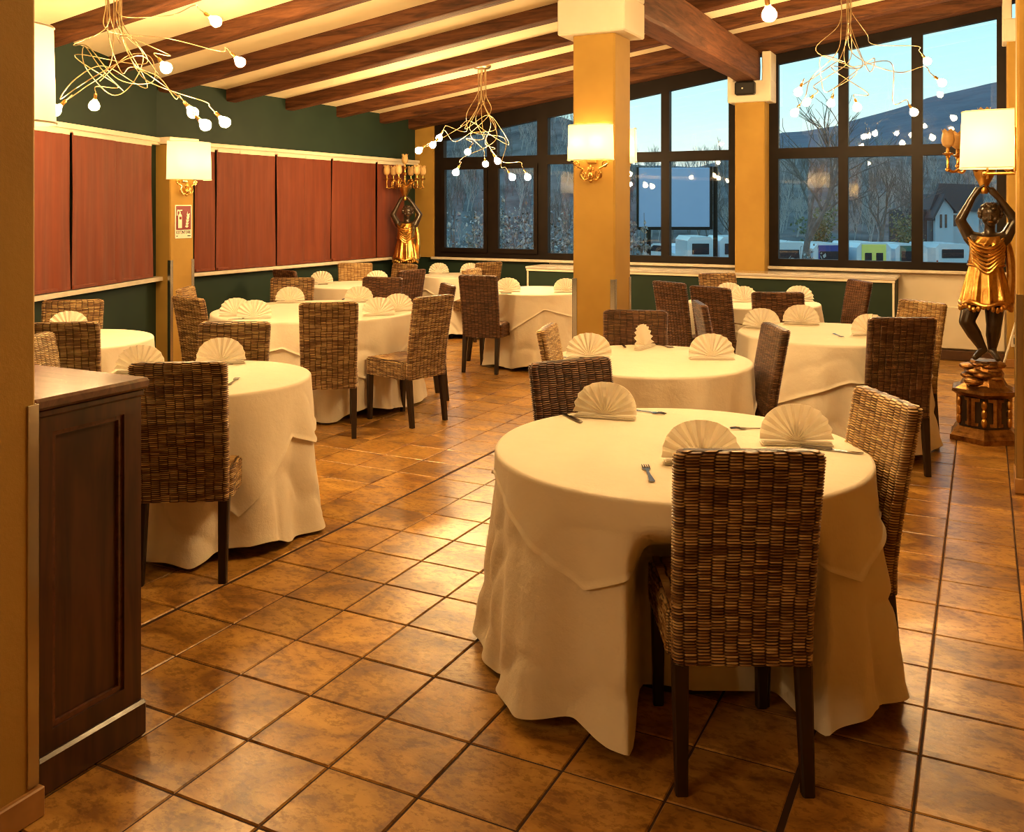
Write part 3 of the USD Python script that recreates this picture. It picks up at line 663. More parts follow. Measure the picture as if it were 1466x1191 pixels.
NAPKINS = [  # base middle pixel u, v, turn (deg, 0 = squarely at the camera), label
    ('T1', 866, 598, -12, 'white fan napkin beside the black knife on the nearest table'),
    ('T1', 1140, 636, 14, 'white fan napkin on the nearest table, beside the straw coloured chair'),
    ('T1', 1004, 664, 6, 'white fan napkin just showing over the top of the large foreground chair'),
    ('T2', 843, 513, -8, 'white fan napkin with a dark knife in front, at the left of the middle table'),
    ('T2', 922, 496, 68, 'white napkin seen edge-on between two fans on the middle table'),
    ('T2', 1019, 514, 12, 'white fan napkin at the right of the middle table'),
    ('T3', 1090, 470, -10, 'left of the two touching white fans on the right middle table'),
    ('T3', 1133, 460, 4, 'right of the two touching white fans on the right middle table'),
    ('T3', 1246, 480, 24, 'white fan napkin left of the tall dark reddish chair'),
    ('T4', 1034, 424, -4, 'white fan napkin at the left of the farthest right table'),
    ('T4', 1066, 432, 30, 'narrow white napkin right next to a fan on the farthest right table'),
    ('T4', 1155, 431, 14, 'white fan napkin at the right end of the farthest right table'),
    ('T4', 1001, 436, -20, 'white fan napkin half hidden between two dark chairs right of the pillar'),
    ('T5', 720, 418, -2, 'white fan napkin left of the central pillar on the table behind it'),
    ('T5', 816, 419, 10, 'white fan napkin cut off by the left edge of the central pillar'),
    ('T6', 614, 391, 0, 'white fan napkin in the far corner right of the distant statue'),
    ('T6', 673, 392, 4, 'white fan napkin on the corner table under the left window, right one of two'),
    ('T7', 459, 406, -4, 'white fan napkin at the left of the table under the red curtains'),
    ('T7', 540, 405, 4, 'white fan napkin half behind a dark chair under the red curtains'),
    ('T8', 408, 431, -6, 'fan napkin at the back left of the large left table'),
    ('T8', 520, 431, 8, 'fan napkin at the back of the large left table, alone in its middle'),
    ('T8', 328, 453, -16, 'leftmost fan napkin on the large left table'),
    ('T8', 362, 456, -4, 'fan napkin just right of the leftmost one on the large left table'),
    ('T8', 552, 452, 6, 'front white fan of the pair at the right end of the large left table'),
    ('T8', 588, 445, 18, 'rear white fan of the pair at the right end of the large left table'),
    ('T9', 320, 518, 0, 'white fan napkin on the left foreground table, before the chair facing us'),
    ('T9', 168, 532, -24, 'white fan napkin above the back corner of the wooden cabinet'),
    ('T10', 98, 474, 0, 'white fan napkin on the small table at the far left'),
]
np0 = None
for tb, u, v, turn, label in NAPKINS:
    p = onz(u, v, TOPZ); tx, ty, R = TABLES[tb]
    dx, dy = p[0] - tx, p[1] - ty; dd = math.hypot(dx, dy)
    if dd > R - .12: dx, dy = dx * (R - .12) / dd, dy * (R - .12) / dd
    x, y = tx + dx, ty + dy
    rz = math.atan2(y, x) - PI / 2 + math.radians(turn)
    if np0 is None:
        np0 = thing('fan_napkin', label, 'napkin', (x, y, TOPZ), rz, 'white napkins folded into fans'); napkin_parts(np0)
    else: dup(np0, label, (x, y, TOPZ), rz, 'white napkins folded into fans', 'napkin')

# ================================================================== CUTLERY
def fork_parts(t):
    h = Polygon([(-.095, -.007), (-.09, -.0095), (-.02, -.0045), (.03, -.004), (.045, -.0125), (.058, -.0125), (.058, .0125), (.045, .0125), (.03, .004), (-.02, .0045), (-.09, .0095), (-.095, .007)])
    obj('handle', prism(h, .001, .0035, 'xy'), M['steel'], t)
    for k in range(4):
        y = -.0108 + k * .0072
        obj('tine', tube([(.056, y, .0035), (.072, y, .0055), (.088, y, .0045), (.096, y * .96, .0028)], [.0021, .0019, .0015, .0008], 6), M['steel'], t)
def knife_parts(t):
    obj('blade', prism(Polygon([(0, -.007), (.075, -.011), (.098, -.008), (.108, .001), (.105, .006), (.0, .006)]), .0015, .0035, 'xy'), M['steel'], t)
    obj('handle', rbox(-.105, .004, -.0075, .0075, .0008, .009, .003), M['steel'], t)
CUT = [  # kind, pixel of the tip, pixel of the handle, label
    ('fork', 921, 662, 936, 695, 'fork lying alone at the front of the nearest table, left of the large chair'),
    ('fork', 934, 591, 912, 588, 'fork right of the fan napkin on the back edge of the nearest table'),
    ('knife', 800, 590, 833, 606, 'dark knife left of the fan napkin at the back of the nearest table'),
    ('knife', 1212, 647, 1168, 642, 'knife in front of the right fan on the nearest table'),
    ('fork', 1074, 614, 1088, 614, 'fork left of the right fan on the nearest table'),
    ('knife', 811, 512, 842, 514, 'knife in front of the left fan on the middle table'),
    ('knife', 888, 491, 895, 498, 'knife left of the napkin seen edge-on on the middle table'),
    ('fork', 957, 497, 944, 494, 'fork right of the napkin seen edge-on on the middle table'),
    ('fork', 1206, 483, 1194, 478, 'fork lying in front of the right fan of the right middle table'),
    ('knife', 1068, 466, 1060, 465, 'knife at the left end of the right middle table'),
    ('fork', 1158, 458, 1164, 459, 'fork next to the touching fans of the right middle table'),
    ('knife', 711, 420, 724, 420, 'knife before the left fan on the table behind the pillar'),
    ('knife', 449, 408, 463, 407.5, 'knife before the left fan on the table under the red curtains'),
    ('knife', 338, 457, 357, 456, 'knife before the pair of fans at the left end of the large left table'),
    ('knife', 500, 426, 489, 430, 'knife left of the back right fan on the large left table'),
    ('fork', 341, 541, 327, 552, 'fork near the front chair on the left foreground table'),
    ('fork', 341, 516, 334, 520, 'fork beside the fan on the left foreground table'),
]
c0 = {}
for kind, u0, v0_, u1, v1, label in CUT:
    a, b = onz(u0, v0_, TOPZ), onz(u1, v1, TOPZ); c = (a + b) / 2; ang = math.atan2(a[1] - b[1], a[0] - b[0])
    g = 'forks on the tables' if kind == 'fork' else 'knives on the tables'
    if kind not in c0:
        c0[kind] = thing('table_' + kind, label, kind, (c[0], c[1], TOPZ), ang, g); (fork_parts if kind == 'fork' else knife_parts)(c0[kind])
    else: dup(c0[kind], label, (c[0], c[1], TOPZ), ang, g, kind)

# ================================================================== CABINET at the left
cb = thing('sideboard', 'dark mahogany cabinet with a panelled end standing behind the near ochre pillar', 'cabinet', (-2.79, 1.85, 0))
x0, x1, y0, y1 = -.50, .495, -.175, .172       # local
obj('body', rbox(x0, x1 - .012, y0, y1, .09, 1.05, .004), M['wood_dark'], cb)
fr = Polygon([(y0, .105), (y1, .105), (y1, 1.05), (y0, 1.05)]).difference(Polygon([(y0 + .045, .165), (y1 - .062, .165), (y1 - .062, .985), (y0 + .045, .985)]))
obj('end_frame', prism(fr, x1 - .014, x1 + .006, 'yz'), M['wood_dark'], cb)
mo = Polygon([(y0 + .045, .165), (y1 - .062, .165), (y1 - .062, .985), (y0 + .045, .985)]); mo = mo.difference(mo.buffer(-.014, join_style=2))
obj('moulding', prism(mo, x1 - .013, x1 - .002, 'yz'), M['wood_top'], cb)
obj('plinth', rbox(x0 - .01, x1 + .022, y0 - .02, y1 + .012, 0, .108, .009), M['wood_dark'], cb)
obj('top', rbox(x0 - .02, x1 + .028, y0 - .025, y1 + .018, 1.052, 1.085, .008), M['wood_top'], cb)
obj('cornice', rbox(x0 - .01, x1 + .014, y0 - .015, y1 + .008, 1.028, 1.053, .006), M['wood_dark'], cb)

# ================================================================== SCONCES
def sconce(label, loc, rot, w, d, h, scroll=True, rod=False):
    """Local frame: the wall is y = 0, the shade stands out towards -y, z = 0 is the shade's lower rim."""
    t = thing('wall_sconce', label, 'wall lamp', loc, rot, 'lit wall sconces')
    n = 25; a = np.linspace(0, PI, n); pw = .62
    def ring(k, s):
        return np.column_stack([np.sign(np.cos(a)) * np.abs(np.cos(a)) ** pw * (w / 2 + s) * k, -.012 - np.abs(np.sin(a)) ** pw * (d - .012 + s) * k])
    V = []
    for z, k in ((0, 1.0), (h, .96)):
        for s in (0, -.004): V.append(np.column_stack([ring(k, s), np.full(n, z)]))
    V = np.vstack(V); F = []
    q = lambda i, j: i * n + j
    for j in range(n - 1):
        for a_, b_ in ((0, 2), (3, 1), (1, 0), (2, 3)):
            F += [(q(a_, j), q(a_, j + 1), q(b_, j + 1)), (q(a_, j), q(b_, j + 1), q(b_, j))]
    for j in (0, n - 1): F += [(q(0, j), q(2, j), q(3, j)), (q(0, j), q(3, j), q(1, j))]
    m = trimesh.Trimesh(V, np.array(F), process=False); trimesh.repair.fix_normals(m)
    sp = obj('shade', m, M['shade'], t, smooth=40)
    for z, k in ((.004, 1.0), (h - .004, .96)): obj('rim', tube(np.column_stack([ring(k, .001), np.full(n, z)]), .0028, 6), M['sign_white'], sp)
    obj('back_plate', rbox(-.035, .035, -.012, .0, -.02, h * .7, .004), M['brass'], t)
    for s in (-1, 1):
        obj('bulb', ball(.021, (s * w * .2, -d * .5, h * .5), 2, (1, 1, 1.35)), M['bulb_in'], t)
        obj('arm', tube(spline([(0, -.012, h * .1), (s * w * .1, -d * .4, h * .04), (s * w * .2, -d * .5, h * .16), (s * w * .2, -d * .5, h * .40)], 6), .006, 7), M['brass'], t)
    if rod:
        obj('rod', cat([tube([(0, -.005, -.03), (0, -d * .55, -.03)], .008, 8), tube([(0, -.005, .012), (0, -d * .6, .012)], .006, 8), ball(.014, (0, -d * .55, -.03)), cyl(.006, -.06, .03, (0, -d * .5), 8)]), M['brass'], t)
    if scroll:
        def spiral(cx, cz, r, turns, a0, sgn):
            a = np.linspace(0, turns * 2 * PI, 30); rr = r * (1 - .8 * a / a.max())
            return np.column_stack([cx + sgn * rr * np.cos(a + a0), np.full(30, -.03), cz + rr * np.sin(a + a0)])
        for s in (-1, 1):
            obj('scroll', cat([tube(spiral(s * .105, -.028, .026, 1.4, .6, s), np.linspace(.0055, .003, 30), 7),
                               tube(spline([(s * .015, -.03, -.125), (s * .05, -.034, -.13), (s * .075, -.034, -.09), (s * .06, -.03, -.06), (s * .085, -.03, -.045), (s * .128, -.03, -.022)], 6), .0062, 7),
                               tube(spiral(s * .062, -.098, .030, 1.3, 2.2, s), np.linspace(.006, .003, 30), 7)]), M['brass'], t)
        obj('finial', cat([ball(.022, (0, -.032, -.105), 2, (1, .8, 1.2)), ball(.013, (0, -.03, -.14)), tube(spline([(0, -.03, -.09), (-.004, -.034, -.06), (0, -.03, -.03)], 5), [.009] + [.008] * 8 + [.003, .002], 7)[:1] if False else ball(.012, (0, -.032, -.055), 2, (.8, .7, 2.2)),
                           ball(.009, (-.018, -.032, -.06), 2, (.8, .7, 1.8)), ball(.009, (.018, -.032, -.06), 2, (.8, .7, 1.8))]), M['brass'], t)
    return t
M['bulb_in'] = emit('sconce_bulb', WARM, 50.0)
sconce('cream half-round sconce with a scrolled brass bracket on the front of the central pillar', (-2.395, 5.95, 1.925), 0, .325, .12, .245)
sconce('cream sconce on the far side of the central pillar, only its edge showing', (-2.372, 6.265, 1.925), PI, .345, .12, .245)
sconce('cream box-like sconce above the fire extinguisher sign on the left pillar', (LPX, 6.46, 1.865), PI / 2, .46, .20, .36)
sconce('large cream sconce at the right edge of the picture, in front of the gilded statue', (.165, 6.10, 1.83), -PI / 2, .26, .295, .335, scroll=False, rod=True)
sconce('tall cream sconce at the upper left edge, seen from below behind the near pillar', (-2.445, 1.625, 1.835), PI, .29, .165, .275)

# ================================================================== CHANDELIERS of bent wires with bare bulbs
def chandelier(label, cpos, bulbs, seed, extra=1):
    r_ = np.random.default_rng(seed); c = np.array(cpos, float)
    t = thing('wire_chandelier', label, 'chandelier', tuple(c), 0, 'bent wire chandeliers')
    obj('canopy', lathe([(0, -.045), (.085, -.045), (.10, -.03), (.10, -.012), (.06, 0), (.06, .05), (0, .05)], 24), M['wire'], t)
    lowest = min(b[2] for b in bulbs)
    for i, b in enumerate(bulbs):
        b = np.array(b, float) - c; a0 = r_.uniform(0, 2 * PI)
        s = np.array([.05 * math.cos(a0), .05 * math.sin(a0), -.04]); dz = b[2]
        out = np.array([b[0], b[1], 0.0]); out /= max(np.linalg.norm(out), .05); side = np.array([-out[1], out[0], 0]) * r_.choice([-1, 1])
        p1 = s + (0, 0, dz * .33); p2 = s * 2.2 + out * .05 + side * r_.uniform(.06, .16) + (0, 0, dz * r_.uniform(.5, .62))
        p3 = out * .45 * np.linalg.norm(b[:2]) - side * r_.uniform(.08, .2) + (0, 0, dz * r_.uniform(.62, .95))
        p4 = b * (.82, .82, 1) + side * r_.uniform(-.02, .14) + (0, 0, r_.uniform(.05, .16))
        dr = np.array([out[0] * .5, out[1] * .5, -r_.uniform(.3, 1.0)]); dr /= np.linalg.norm(dr)
        e = b - dr * .085
        w = obj('wire', tube(spline([s, p1, p2, p3, p4, e - dr * .05, e], 9), .0036, 6), M['wire'], t, smooth=60)
        R3 = trimesh.geometry.align_vectors((0, 0, 1), dr)
        so = lathe([(0, 0), (.009, 0), (.012, .01), (.012, .045), (.009, .05), (0, .05)], 12); so.apply_transform(R3); so.apply_translation(e)
        bu = lathe([(0, -.010), (.011, -.006), (.014, .006), (.030, .026), (.037, .046), (.034, .064), (.020, .078), (0, .083)], 16); bu.apply_transform(R3); bu.apply_translation(e + dr * .045)
        obj('socket', so, M['brass'], w); obj('bulb', bu, M['bulb'], w, smooth=60)
    for k in range(extra):   # spare wire loops without a bulb of their own, curling back
        a0 = r_.uniform(0, 2 * PI); q = [np.array([.04 * math.cos(a0), .04 * math.sin(a0), -.04])]; h = (lowest - c[2])
        rad = r_.uniform(.16, .34); zc = h * r_.uniform(.55, .8); a1 = a0
        q.append(q[0] + (0, 0, h * .3))
        for j in range(7): q.append(np.array([rad * math.cos(a1) * (1 if j % 2 else .75), rad * math.sin(a1), zc + .14 * math.sin(j * 1.5 + k)])); a1 += .85
        obj('wire_loop', tube(spline(q, 8), .0036, 6), M['wire'], t, smooth=60)
def B(u, v, Z): return at(u, v, Z)
cc = at(690, 95, 9.96)
chandelier('wire chandelier hanging left of the central pillar in front of the left window', (cc[0], cc[1], ceil_z(cc[0]) - .005),
           [B(600, 215, 9.5), B(620, 207, 9.8), B(629, 197, 10.1), B(653, 246, 9.6), B(670, 217, 10.2), B(695, 234, 10.3), B(712, 230, 10.0), B(733, 253, 9.7), B(755, 253, 10.0)], 5)
cl = (-5.0, 4.20)
chandelier('wire chandelier with tangled loops at the upper left, near the angled wall', (cl[0], cl[1], ceil_z(cl[0]) - .005),
           [B(308, 30, 6.0), B(237, 96, 5.8), B(343, 88, 6.5), B(80, 157, 5.8), B(135, 150, 6.4), B(275, 160, 6.0), B(293, 178, 5.8), B(321, 174, 6.1)], 8, extra=3)
crr = (-1.10, 8.74)
chandelier('wire chandelier hanging in front of the right window', (crr[0], crr[1], ceil_z(crr[0]) - .005),
           [B(1143, 131, 8.0), B(1155, 146, 8.4), B(1138, 161, 8.2), B(1190, 147, 8.6), B(1227, 153, 8.0), B(1308, 160, 8.5), B(1327, 87, 8.7), B(1348, 118, 8.3)], 3)
cm = (-.95, 4.20)
chandelier('wire chandelier above the nearest table, only one bulb showing at the top', (cm[0], cm[1], ceil_z(cm[0]) - .005),
           [B(1101, 19, 4.5), (-1.3, 4.0, 2.75), (-1.35, 4.5, 2.9), (-.6, 4.0, 2.8), (-.5, 4.35, 2.95), (-.8, 3.75, 2.7), (-1.1, 4.7, 2.85), (-.9, 4.6, 3.0)], 6)
FILL_LAMP = (-2.9, -1.2)  # added fill lamp out of view, placed to light the nearest cloth
chandelier('added unseen wire chandelier behind the viewer, filling the foreground with light', (FILL_LAMP[0], FILL_LAMP[1], ceil_z(FILL_LAMP[0]) - .005),
           [(-3.2, -1.5, 2.45), (-3.25, -1.0, 2.6), (-2.5, -1.6, 2.5), (-2.4, -1.2, 2.65), (-2.7, -.9, 2.4), (-3.0, -.8, 2.55)], 9)
# ================================================================== CANDELABRA STATUES
def skin(bones, length=.014, it=12):
    parts = []
    for p0, r0, p1, r1 in bones:
        a = m3.Manifold.sphere(r0, 20).translate(tuple(p0)); b = m3.Manifold.sphere(r1, 20).translate(tuple(p1))
        parts.append(m3.Manifold.batch_hull([a, b]))
    m = m3.Manifold.batch_boolean(parts, m3.OpType.Add).refine_to_length(length).to_mesh()
    t = trimesh.Trimesh(m.vert_properties[:, :3], m.tri_verts, process=True)
    trimesh.smoothing.filter_taubin(t, iterations=it); return t
def statue_parts(t):
    hexa = lambda r, a0=PI / 6: [(r * math.cos(a0 + k * PI / 3), r * math.sin(a0 + k * PI / 3)) for k in range(6)]
    def hexframe(r0, z0, r1, z1):
        return trimesh.convex.convex_hull(np.array([(*p_, z0) for p_ in hexa(r0)] + [(*p_, z1) for p_ in hexa(r1)]))
    obj('plinth_base', cat([hexframe(.245, 0, .245, .035), hexframe(.238, .035, .215, .06), hexframe(.222, .06, .190, .095)]), M['gold_dark'], t, smooth=False)
    obj('plinth_body', hexframe(.178, .09, .170, .315), M['bronze'], t, smooth=False)
    for k in range(6):
        a = k * PI / 3; q = rbox(-.078, .078, .138, .163, .11, .30, .004)
        fr_ = m3.Manifold.cube((.156, .02, .19)).translate((-.078, .136, .11)) - m3.Manifold.cube((.112, .06, .145)).translate((-.056, .12, .132))
        mm = fr_.to_mesh(); fm = trimesh.Trimesh(mm.vert_properties[:, :3], mm.tri_verts)
        med = cat([ball(.026, (0, .148, .21), 2, (1, .35, 1.3)), ball(.014, (0, .148, .255), 2, (1.6, .4, 1)), ball(.012, (-.02, .148, .175), 1, (1, .5, 1)), ball(.012, (.02, .148, .175), 1, (1, .5, 1))])
        s = obj('plinth_panel', rotz(fm, a), M['gold_dark'], t, smooth=False); obj('relief', rotz(med, a), M['gold'], s)
    for k in range(6):
        a = PI / 6 + k * PI / 3
        obj('corner_ornament', cat([ball(.020, (.178 * math.cos(a), .178 * math.sin(a), z), 1, (1, 1, 1.8)) for z in (.14, .20, .26)]), M['gold'], t)
    obj('plinth_cornice', cat([hexframe(.185, .305, .228, .335), hexframe(.232, .335, .225, .355), hexframe(.205, .355, .150, .385)]), M['gold_dark'], t, smooth=False)
    r_ = np.random.default_rng(2); rk = []
    for k in range(26):
        z = .38 + .15 * r_.random(); rr = (.14 - .35 * (z - .38)) * r_.uniform(.45, 1); a = r_.uniform(0, 2 * PI)
        rk.append(ball(r_.uniform(.030, .055), (rr * math.cos(a) - .01, rr * math.sin(a), z), 1, (1.3, 1.2, r_.uniform(.4, .7))))
    rk.append(lathe([(0, .37), (.15, .375), (.12, .43), (.125, .46), (.10, .50), (.085, .545), (0, .548)], 14))
    obj('rock_base', cat(rk), M['gold_dark'], t, smooth=20)
    # the figure: one continuous body
    Pj = dict(pel=(.012, .01, 1.06), wai=(.012, .012, 1.20), che=(.022, .0, 1.335), nek=(.034, -.005, 1.44), hd=(.040, -.02, 1.545),
              sr=(-.088, .0, 1.395), er=(-.150, -.03, 1.515), wr=(-.072, -.02, 1.675), hr=(-.040, -.012, 1.725),
              sl=(.132, .01, 1.395), el=(.190, .02, 1.515), wl=(.095, .01, 1.665), hl=(.045, .006, 1.725),
              jr=(-.048, .0, 1.02), kr=(-.108, -.055, .812), ar=(-.005, -.005, .615), tr=(-.055, -.075, .570),
              jl=(.068, .015, 1.02), kl=(.062, -.02, .80), al=(.050, .045, .610), tl=(.085, -.055, .566))
    J = {k: np.array(v) for k, v in Pj.items()}
    bones = [(J['pel'], .098, J['wai'], .080), (J['wai'], .080, J['che'], .098), (J['che'], .090, J['sr'], .044), (J['che'], .090, J['sl'], .044), (J['che'], .07, J['nek'], .036), (J['nek'], .034, J['hd'], .034),
             (J['sr'], .043, J['er'], .034), (J['er'], .034, J['wr'], .022), (J['wr'], .021, J['hr'], .024), (J['sl'], .043, J['el'], .034), (J['el'], .034, J['wl'], .022), (J['wl'], .021, J['hl'], .024),
             (J['jr'], .078, J['kr'], .050), (J['kr'], .050, J['kr'] * .55 + J['ar'] * .45 + (0, .018, 0), .047), (J['kr'] * .55 + J['ar'] * .45 + (0, .018, 0), .045, J['ar'], .026), (J['ar'], .027, J['tr'], .019),
             (J['jl'], .076, J['kl'], .050), (J['kl'], .049, J['kl'] * .55 + J['al'] * .45 + (0, .02, 0), .047), (J['kl'] * .55 + J['al'] * .45 + (0, .02, 0), .045, J['al'], .026), (J['al'], .027, J['tl'], .019)]
    hd = J['hd']
    bones += [(hd + (0, .012, .012), .062, hd + (0, -.008, -.012), .056), (hd + (0, -.02, -.03), .040, hd + (0, -.026, -.052), .024), (hd + (0, -.062, .002), .010, hd + (0, -.072, -.018), .011), (hd + (-.06, .01, -.005), .014, hd + (.06, .01, -.005), .014)]
    for s in (-1, 1): bones.append((hd + (s * .030, -.045, -.022), .018, hd + (s * .036, -.036, -.016), .018))
    for h_, s in (('hr', 1), ('hl', -1)):       # fingers closed around the urn's foot
        for k in range(4): bones.append((J[h_] + (s * .010, -.018 + .012 * k, .012), .0085, J[h_] + (s * .038, -.022 + .013 * k, .032), .007))
        bones.append((J[h_] + (s * .004, .02, -.005), .009, J[h_] + (s * .028, .022, .022), .0075))
    obj('figure', skin(bones, .012, 10), M['bronze'], t, smooth=True)
    obj('lips', ball(.011, tuple(hd + (0, -.060, -.040)), 2, (1.5, .5, .55)), M['gold_dark'], t)
    hair = [ball(.066, tuple(hd + (0, .014, .022)), 2)]; r_ = np.random.default_rng(5)
    for k in range(80):
        a, b = r_.uniform(0, 2 * PI), r_.uniform(-.35, 1.3); dv = np.array([math.cos(a) * math.cos(b), math.sin(a) * math.cos(b), math.sin(b)])
        if dv[1] < -.35 and dv[2] < .45: continue
        hair.append(ball(.017, tuple(hd + (0, .014, .018) + dv * .066), 1))
    obj('hair', cat(hair), M['bronze'], t)
    def drape(levels, n, folds, amp, seed, tilt=0.0):
        """A pleated garment lofted through (z, cx, cy, rx, ry) levels."""
        lv = np.array(levels); zz = np.linspace(0, 1, 34); r_ = np.random.default_rng(seed); ph = r_.uniform(0, 6, 3)
        li = [np.interp(zz, np.linspace(0, 1, len(lv)), lv[:, k]) for k in range(5)]; th = np.linspace(0, 2 * PI, n, endpoint=False); V = []
        for i, q in enumerate(zz):
            sw = th * folds + ph[0] + tilt * q * 6 + .8 * np.sin(2 * th + ph[1])
            f = 1 + amp * (.35 + q) * np.cos(sw) + amp * .5 * q * np.cos(2.3 * sw + ph[2])
            V.append(np.column_stack([li[1][i] + li[3][i] * f * np.cos(th), li[2][i] + li[4][i] * f * np.sin(th), np.full(n, li[0][i]) + .012 * tilt * np.sin(th)]))
        N = len(zz) * n; V = np.vstack(V); c = V.reshape(len(zz), n, 3).mean(1, keepdims=True); V2 = (c + (V.reshape(len(zz), n, 3) - c) * .955).reshape(-1, 3)
        F = grid_faces(len(zz), n, wrap=True); j = np.arange(n); k = (len(zz) - 1) * n
        rim = np.vstack([np.stack([k + j, k + (j + 1) % n, N + k + (j + 1) % n], 1), np.stack([k + j, N + k + (j + 1) % n, N + k + j], 1), np.stack([(j + 1) % n, j, N + j], 1), np.stack([(j + 1) % n, N + j, N + (j + 1) % n], 1)])
        m = trimesh.Trimesh(np.vstack([V, V2]), np.vstack([F, F[:, ::-1] + N, rim]), process=False); trimesh.repair.fix_normals(m); return m
    obj('skirt', drape([(1.215, .012, .01, .100, .098), (1.13, .012, .008, .120, .112), (1.03, .012, .0, .138, .126), (.935, .010, -.008, .152, .140)], 110, 11, .075, 1), M['gold'], t, smooth=True)
    obj('hem_fringe', cat([tube(spline([(.010 + .158 * math.cos(a), -.008 + .146 * math.sin(a), .945 + .012 * math.sin(5 * a)) for a in np.linspace(0, 2 * PI, 40)], 3), .016, 8)] +
                       [ball(.015, (.010 + .160 * math.cos(a), -.008 + .148 * math.sin(a), .918 + .012 * math.sin(7 * a)), 1, (1, 1, 1.5)) for a in np.linspace(0, 2 * PI, 34, endpoint=False)]), M['gold'], t)
    obj('tunic', drape([(1.415, .024, .0, .090, .075), (1.37, .022, .0, .112, .098), (1.30, .018, .004, .112, .104), (1.20, .012, .01, .106, .102)], 110, 8, .06, 4, tilt=1.0), M['gold'], t, smooth=True)
    sash = []
    for k in range(7):
        z0 = 1.40 - .022 * k; p_ = [(-.10 + .006 * k, -.03, z0), (-.06, -.102 - .004 * (k % 2), z0 - .045), (.02, -.118, z0 - .075 - .006 * k), (.085, -.098, z0 - .05), (.125, -.02, z0 + .0)]
        sash.append(tube(spline(p_, 7), .0105, 7))
    sash.append(tube(spline([(.13, .02, 1.40), (.158, .01, 1.28), (.168, .0, 1.12), (.160, .0, 1.0), (.165, .01, .95)], 7), np.linspace(.022, .036, 29), 9))
    obj('sash', cat(sash), M['gold'], t)
    obj('belt', tube(spline([(.012 + .112 * math.cos(a), .01 + .108 * math.sin(a), 1.205) for a in np.linspace(0, 2 * PI, 30)], 2), .010, 8), M['gold'], t)
    # urn and branches
    obj('urn', lathe([(0, 1.70), (.022, 1.70), (.030, 1.72), (.024, 1.745), (.040, 1.78), (.062, 1.825), (.072, 1.865), (.060, 1.885), (.066, 1.90), (.030, 1.92), (.016, 1.95), (.014, 2.02), (.028, 2.035), (.030, 2.05), (.014, 2.065), (0, 2.065)], 22), M['gold'], t)
    def cup(p):
        x, y, z = p
        return sh(lathe([(0, -.02), (.012, -.015), (.014, 0), (.034, .012), (.036, .02), (.012, .024), (.011, .085), (0, .085)], 14), x, y, z)
    def tulip(p):
        x, y, z = p; prof = [(.013, .07), (.034, .085), (.043, .115), (.040, .15), (.034, .172), (.042, .192), (.039, .192), (.031, .171), (.037, .15), (.039, .116), (.030, .089), (.012, .075)]
        m = lathe(prof + [prof[0]], 24); a = np.arctan2(m.vertices[:, 1], m.vertices[:, 0]); k = np.clip((m.vertices[:, 2] - .16) / .03, 0, 1)
        m.vertices[:, 2] += .010 * k * np.cos(a * 6); return sh(m, x, y, z)
    for k in range(6):
        a = k * PI / 3 + .28; c_, s_ = math.cos(a), math.sin(a); rr = .235
        q = [(.05, 1.875), (.10, 1.93), (.14, 1.955), (.17, 1.925), (.165, 1.88), (.195, 1.855), (.230, 1.87), (rr, 1.92), (rr, 1.955)]
        w = obj('branch', cat([tube(spline([(r0 * c_, r0 * s_, z0) for r0, z0 in q], 5), .0095, 8), ball(.02, (.14 * c_, .14 * s_, 1.955), 1), ball(.017, (.17 * c_, .17 * s_, 1.895), 1), ball(.018, (rr * c_, rr * s_, 1.868), 1, (1, 1, .8)), ball(.014, (.10 * c_, .10 * s_, 1.905), 1)]), M['gold'], t)
        obj('candle_cup', cup((rr * c_, rr * s_, 1.965)), M['gold'], w); obj('tulip_shade', tulip((rr * c_, rr * s_, 1.955)), M['tulip'], w)
    w = obj('stem', tube([(0, 0, 2.05), (0, 0, 2.11)], .012, 10), M['gold'], t)
    obj('candle_cup', cup((0, 0, 2.11)), M['gold'], w); obj('tulip_shade', tulip((0, 0, 2.10)), M['tulip'], w)
st0 = thing('candelabra_statue', 'gilded statue of a draped figure holding up a candelabra, at the right edge', 'statue', (.0, 7.27, 0), .0, 'candelabra statues')
statue_parts(st0)
dup(st0, 'distant gilded candelabra statue in the far left corner', (-6.68, 10.13, 0), math.radians(28), 'candelabra statues', 'statue')

# ================================================================== SMALL THINGS ON THE WALLS
sg = thing('extinguisher_sign', 'red and white fire extinguisher sign lettered ESTINTORE on the left pillar', 'sign', (LPX + .001, 6.342, 1.315), PI / 2)
# local frame: x runs along the pillar face, -y out of the wall
obj('board', rbox(0, .205, -.006, 0, 0, .315, .002), M['sign_white'], sg)
obj('red_field', rbox(.012, .193, -.008, -.005, .082, .305, .001), M['sign_red'], sg)
ext = unary_union([Polygon([(.034, .098), (.080, .098), (.080, .215), (.070, .232), (.044, .232), (.034, .215)]), Polygon([(.050, .23), (.064, .23), (.064, .252), (.050, .252)]), Polygon([(.040, .252), (.086, .262), (.084, .272), (.040, .268)]), LineString([(.05, .262), (.030, .268), (.022, .245), (.022, .22)]).buffer(.005)]).difference(Polygon([(.048, .180), (.076, .180), (.076, .205), (.048, .205)]))
obj('extinguisher_pictogram', prism(ext, -.0092, -.0078), M['sign_white'], sg, smooth=False)
fl_ = [Polygon([(.118 + .008 * k, .108 + .024 * k), (.145 + .006 * k, .100 + .026 * k), (.166 + .003 * k, .118 + .030 * k), (.152, .116 + .028 * k), (.158 - .002 * k, .136 + .030 * k), (.138, .118 + .026 * k), (.134, .132 + .026 * k)]).buffer(0) for k in range(5)]
fg = unary_union(fl_)
obj('flame_pictogram', prism(fg, -.0092, -.0078), M['sign_white'], sg, smooth=False)
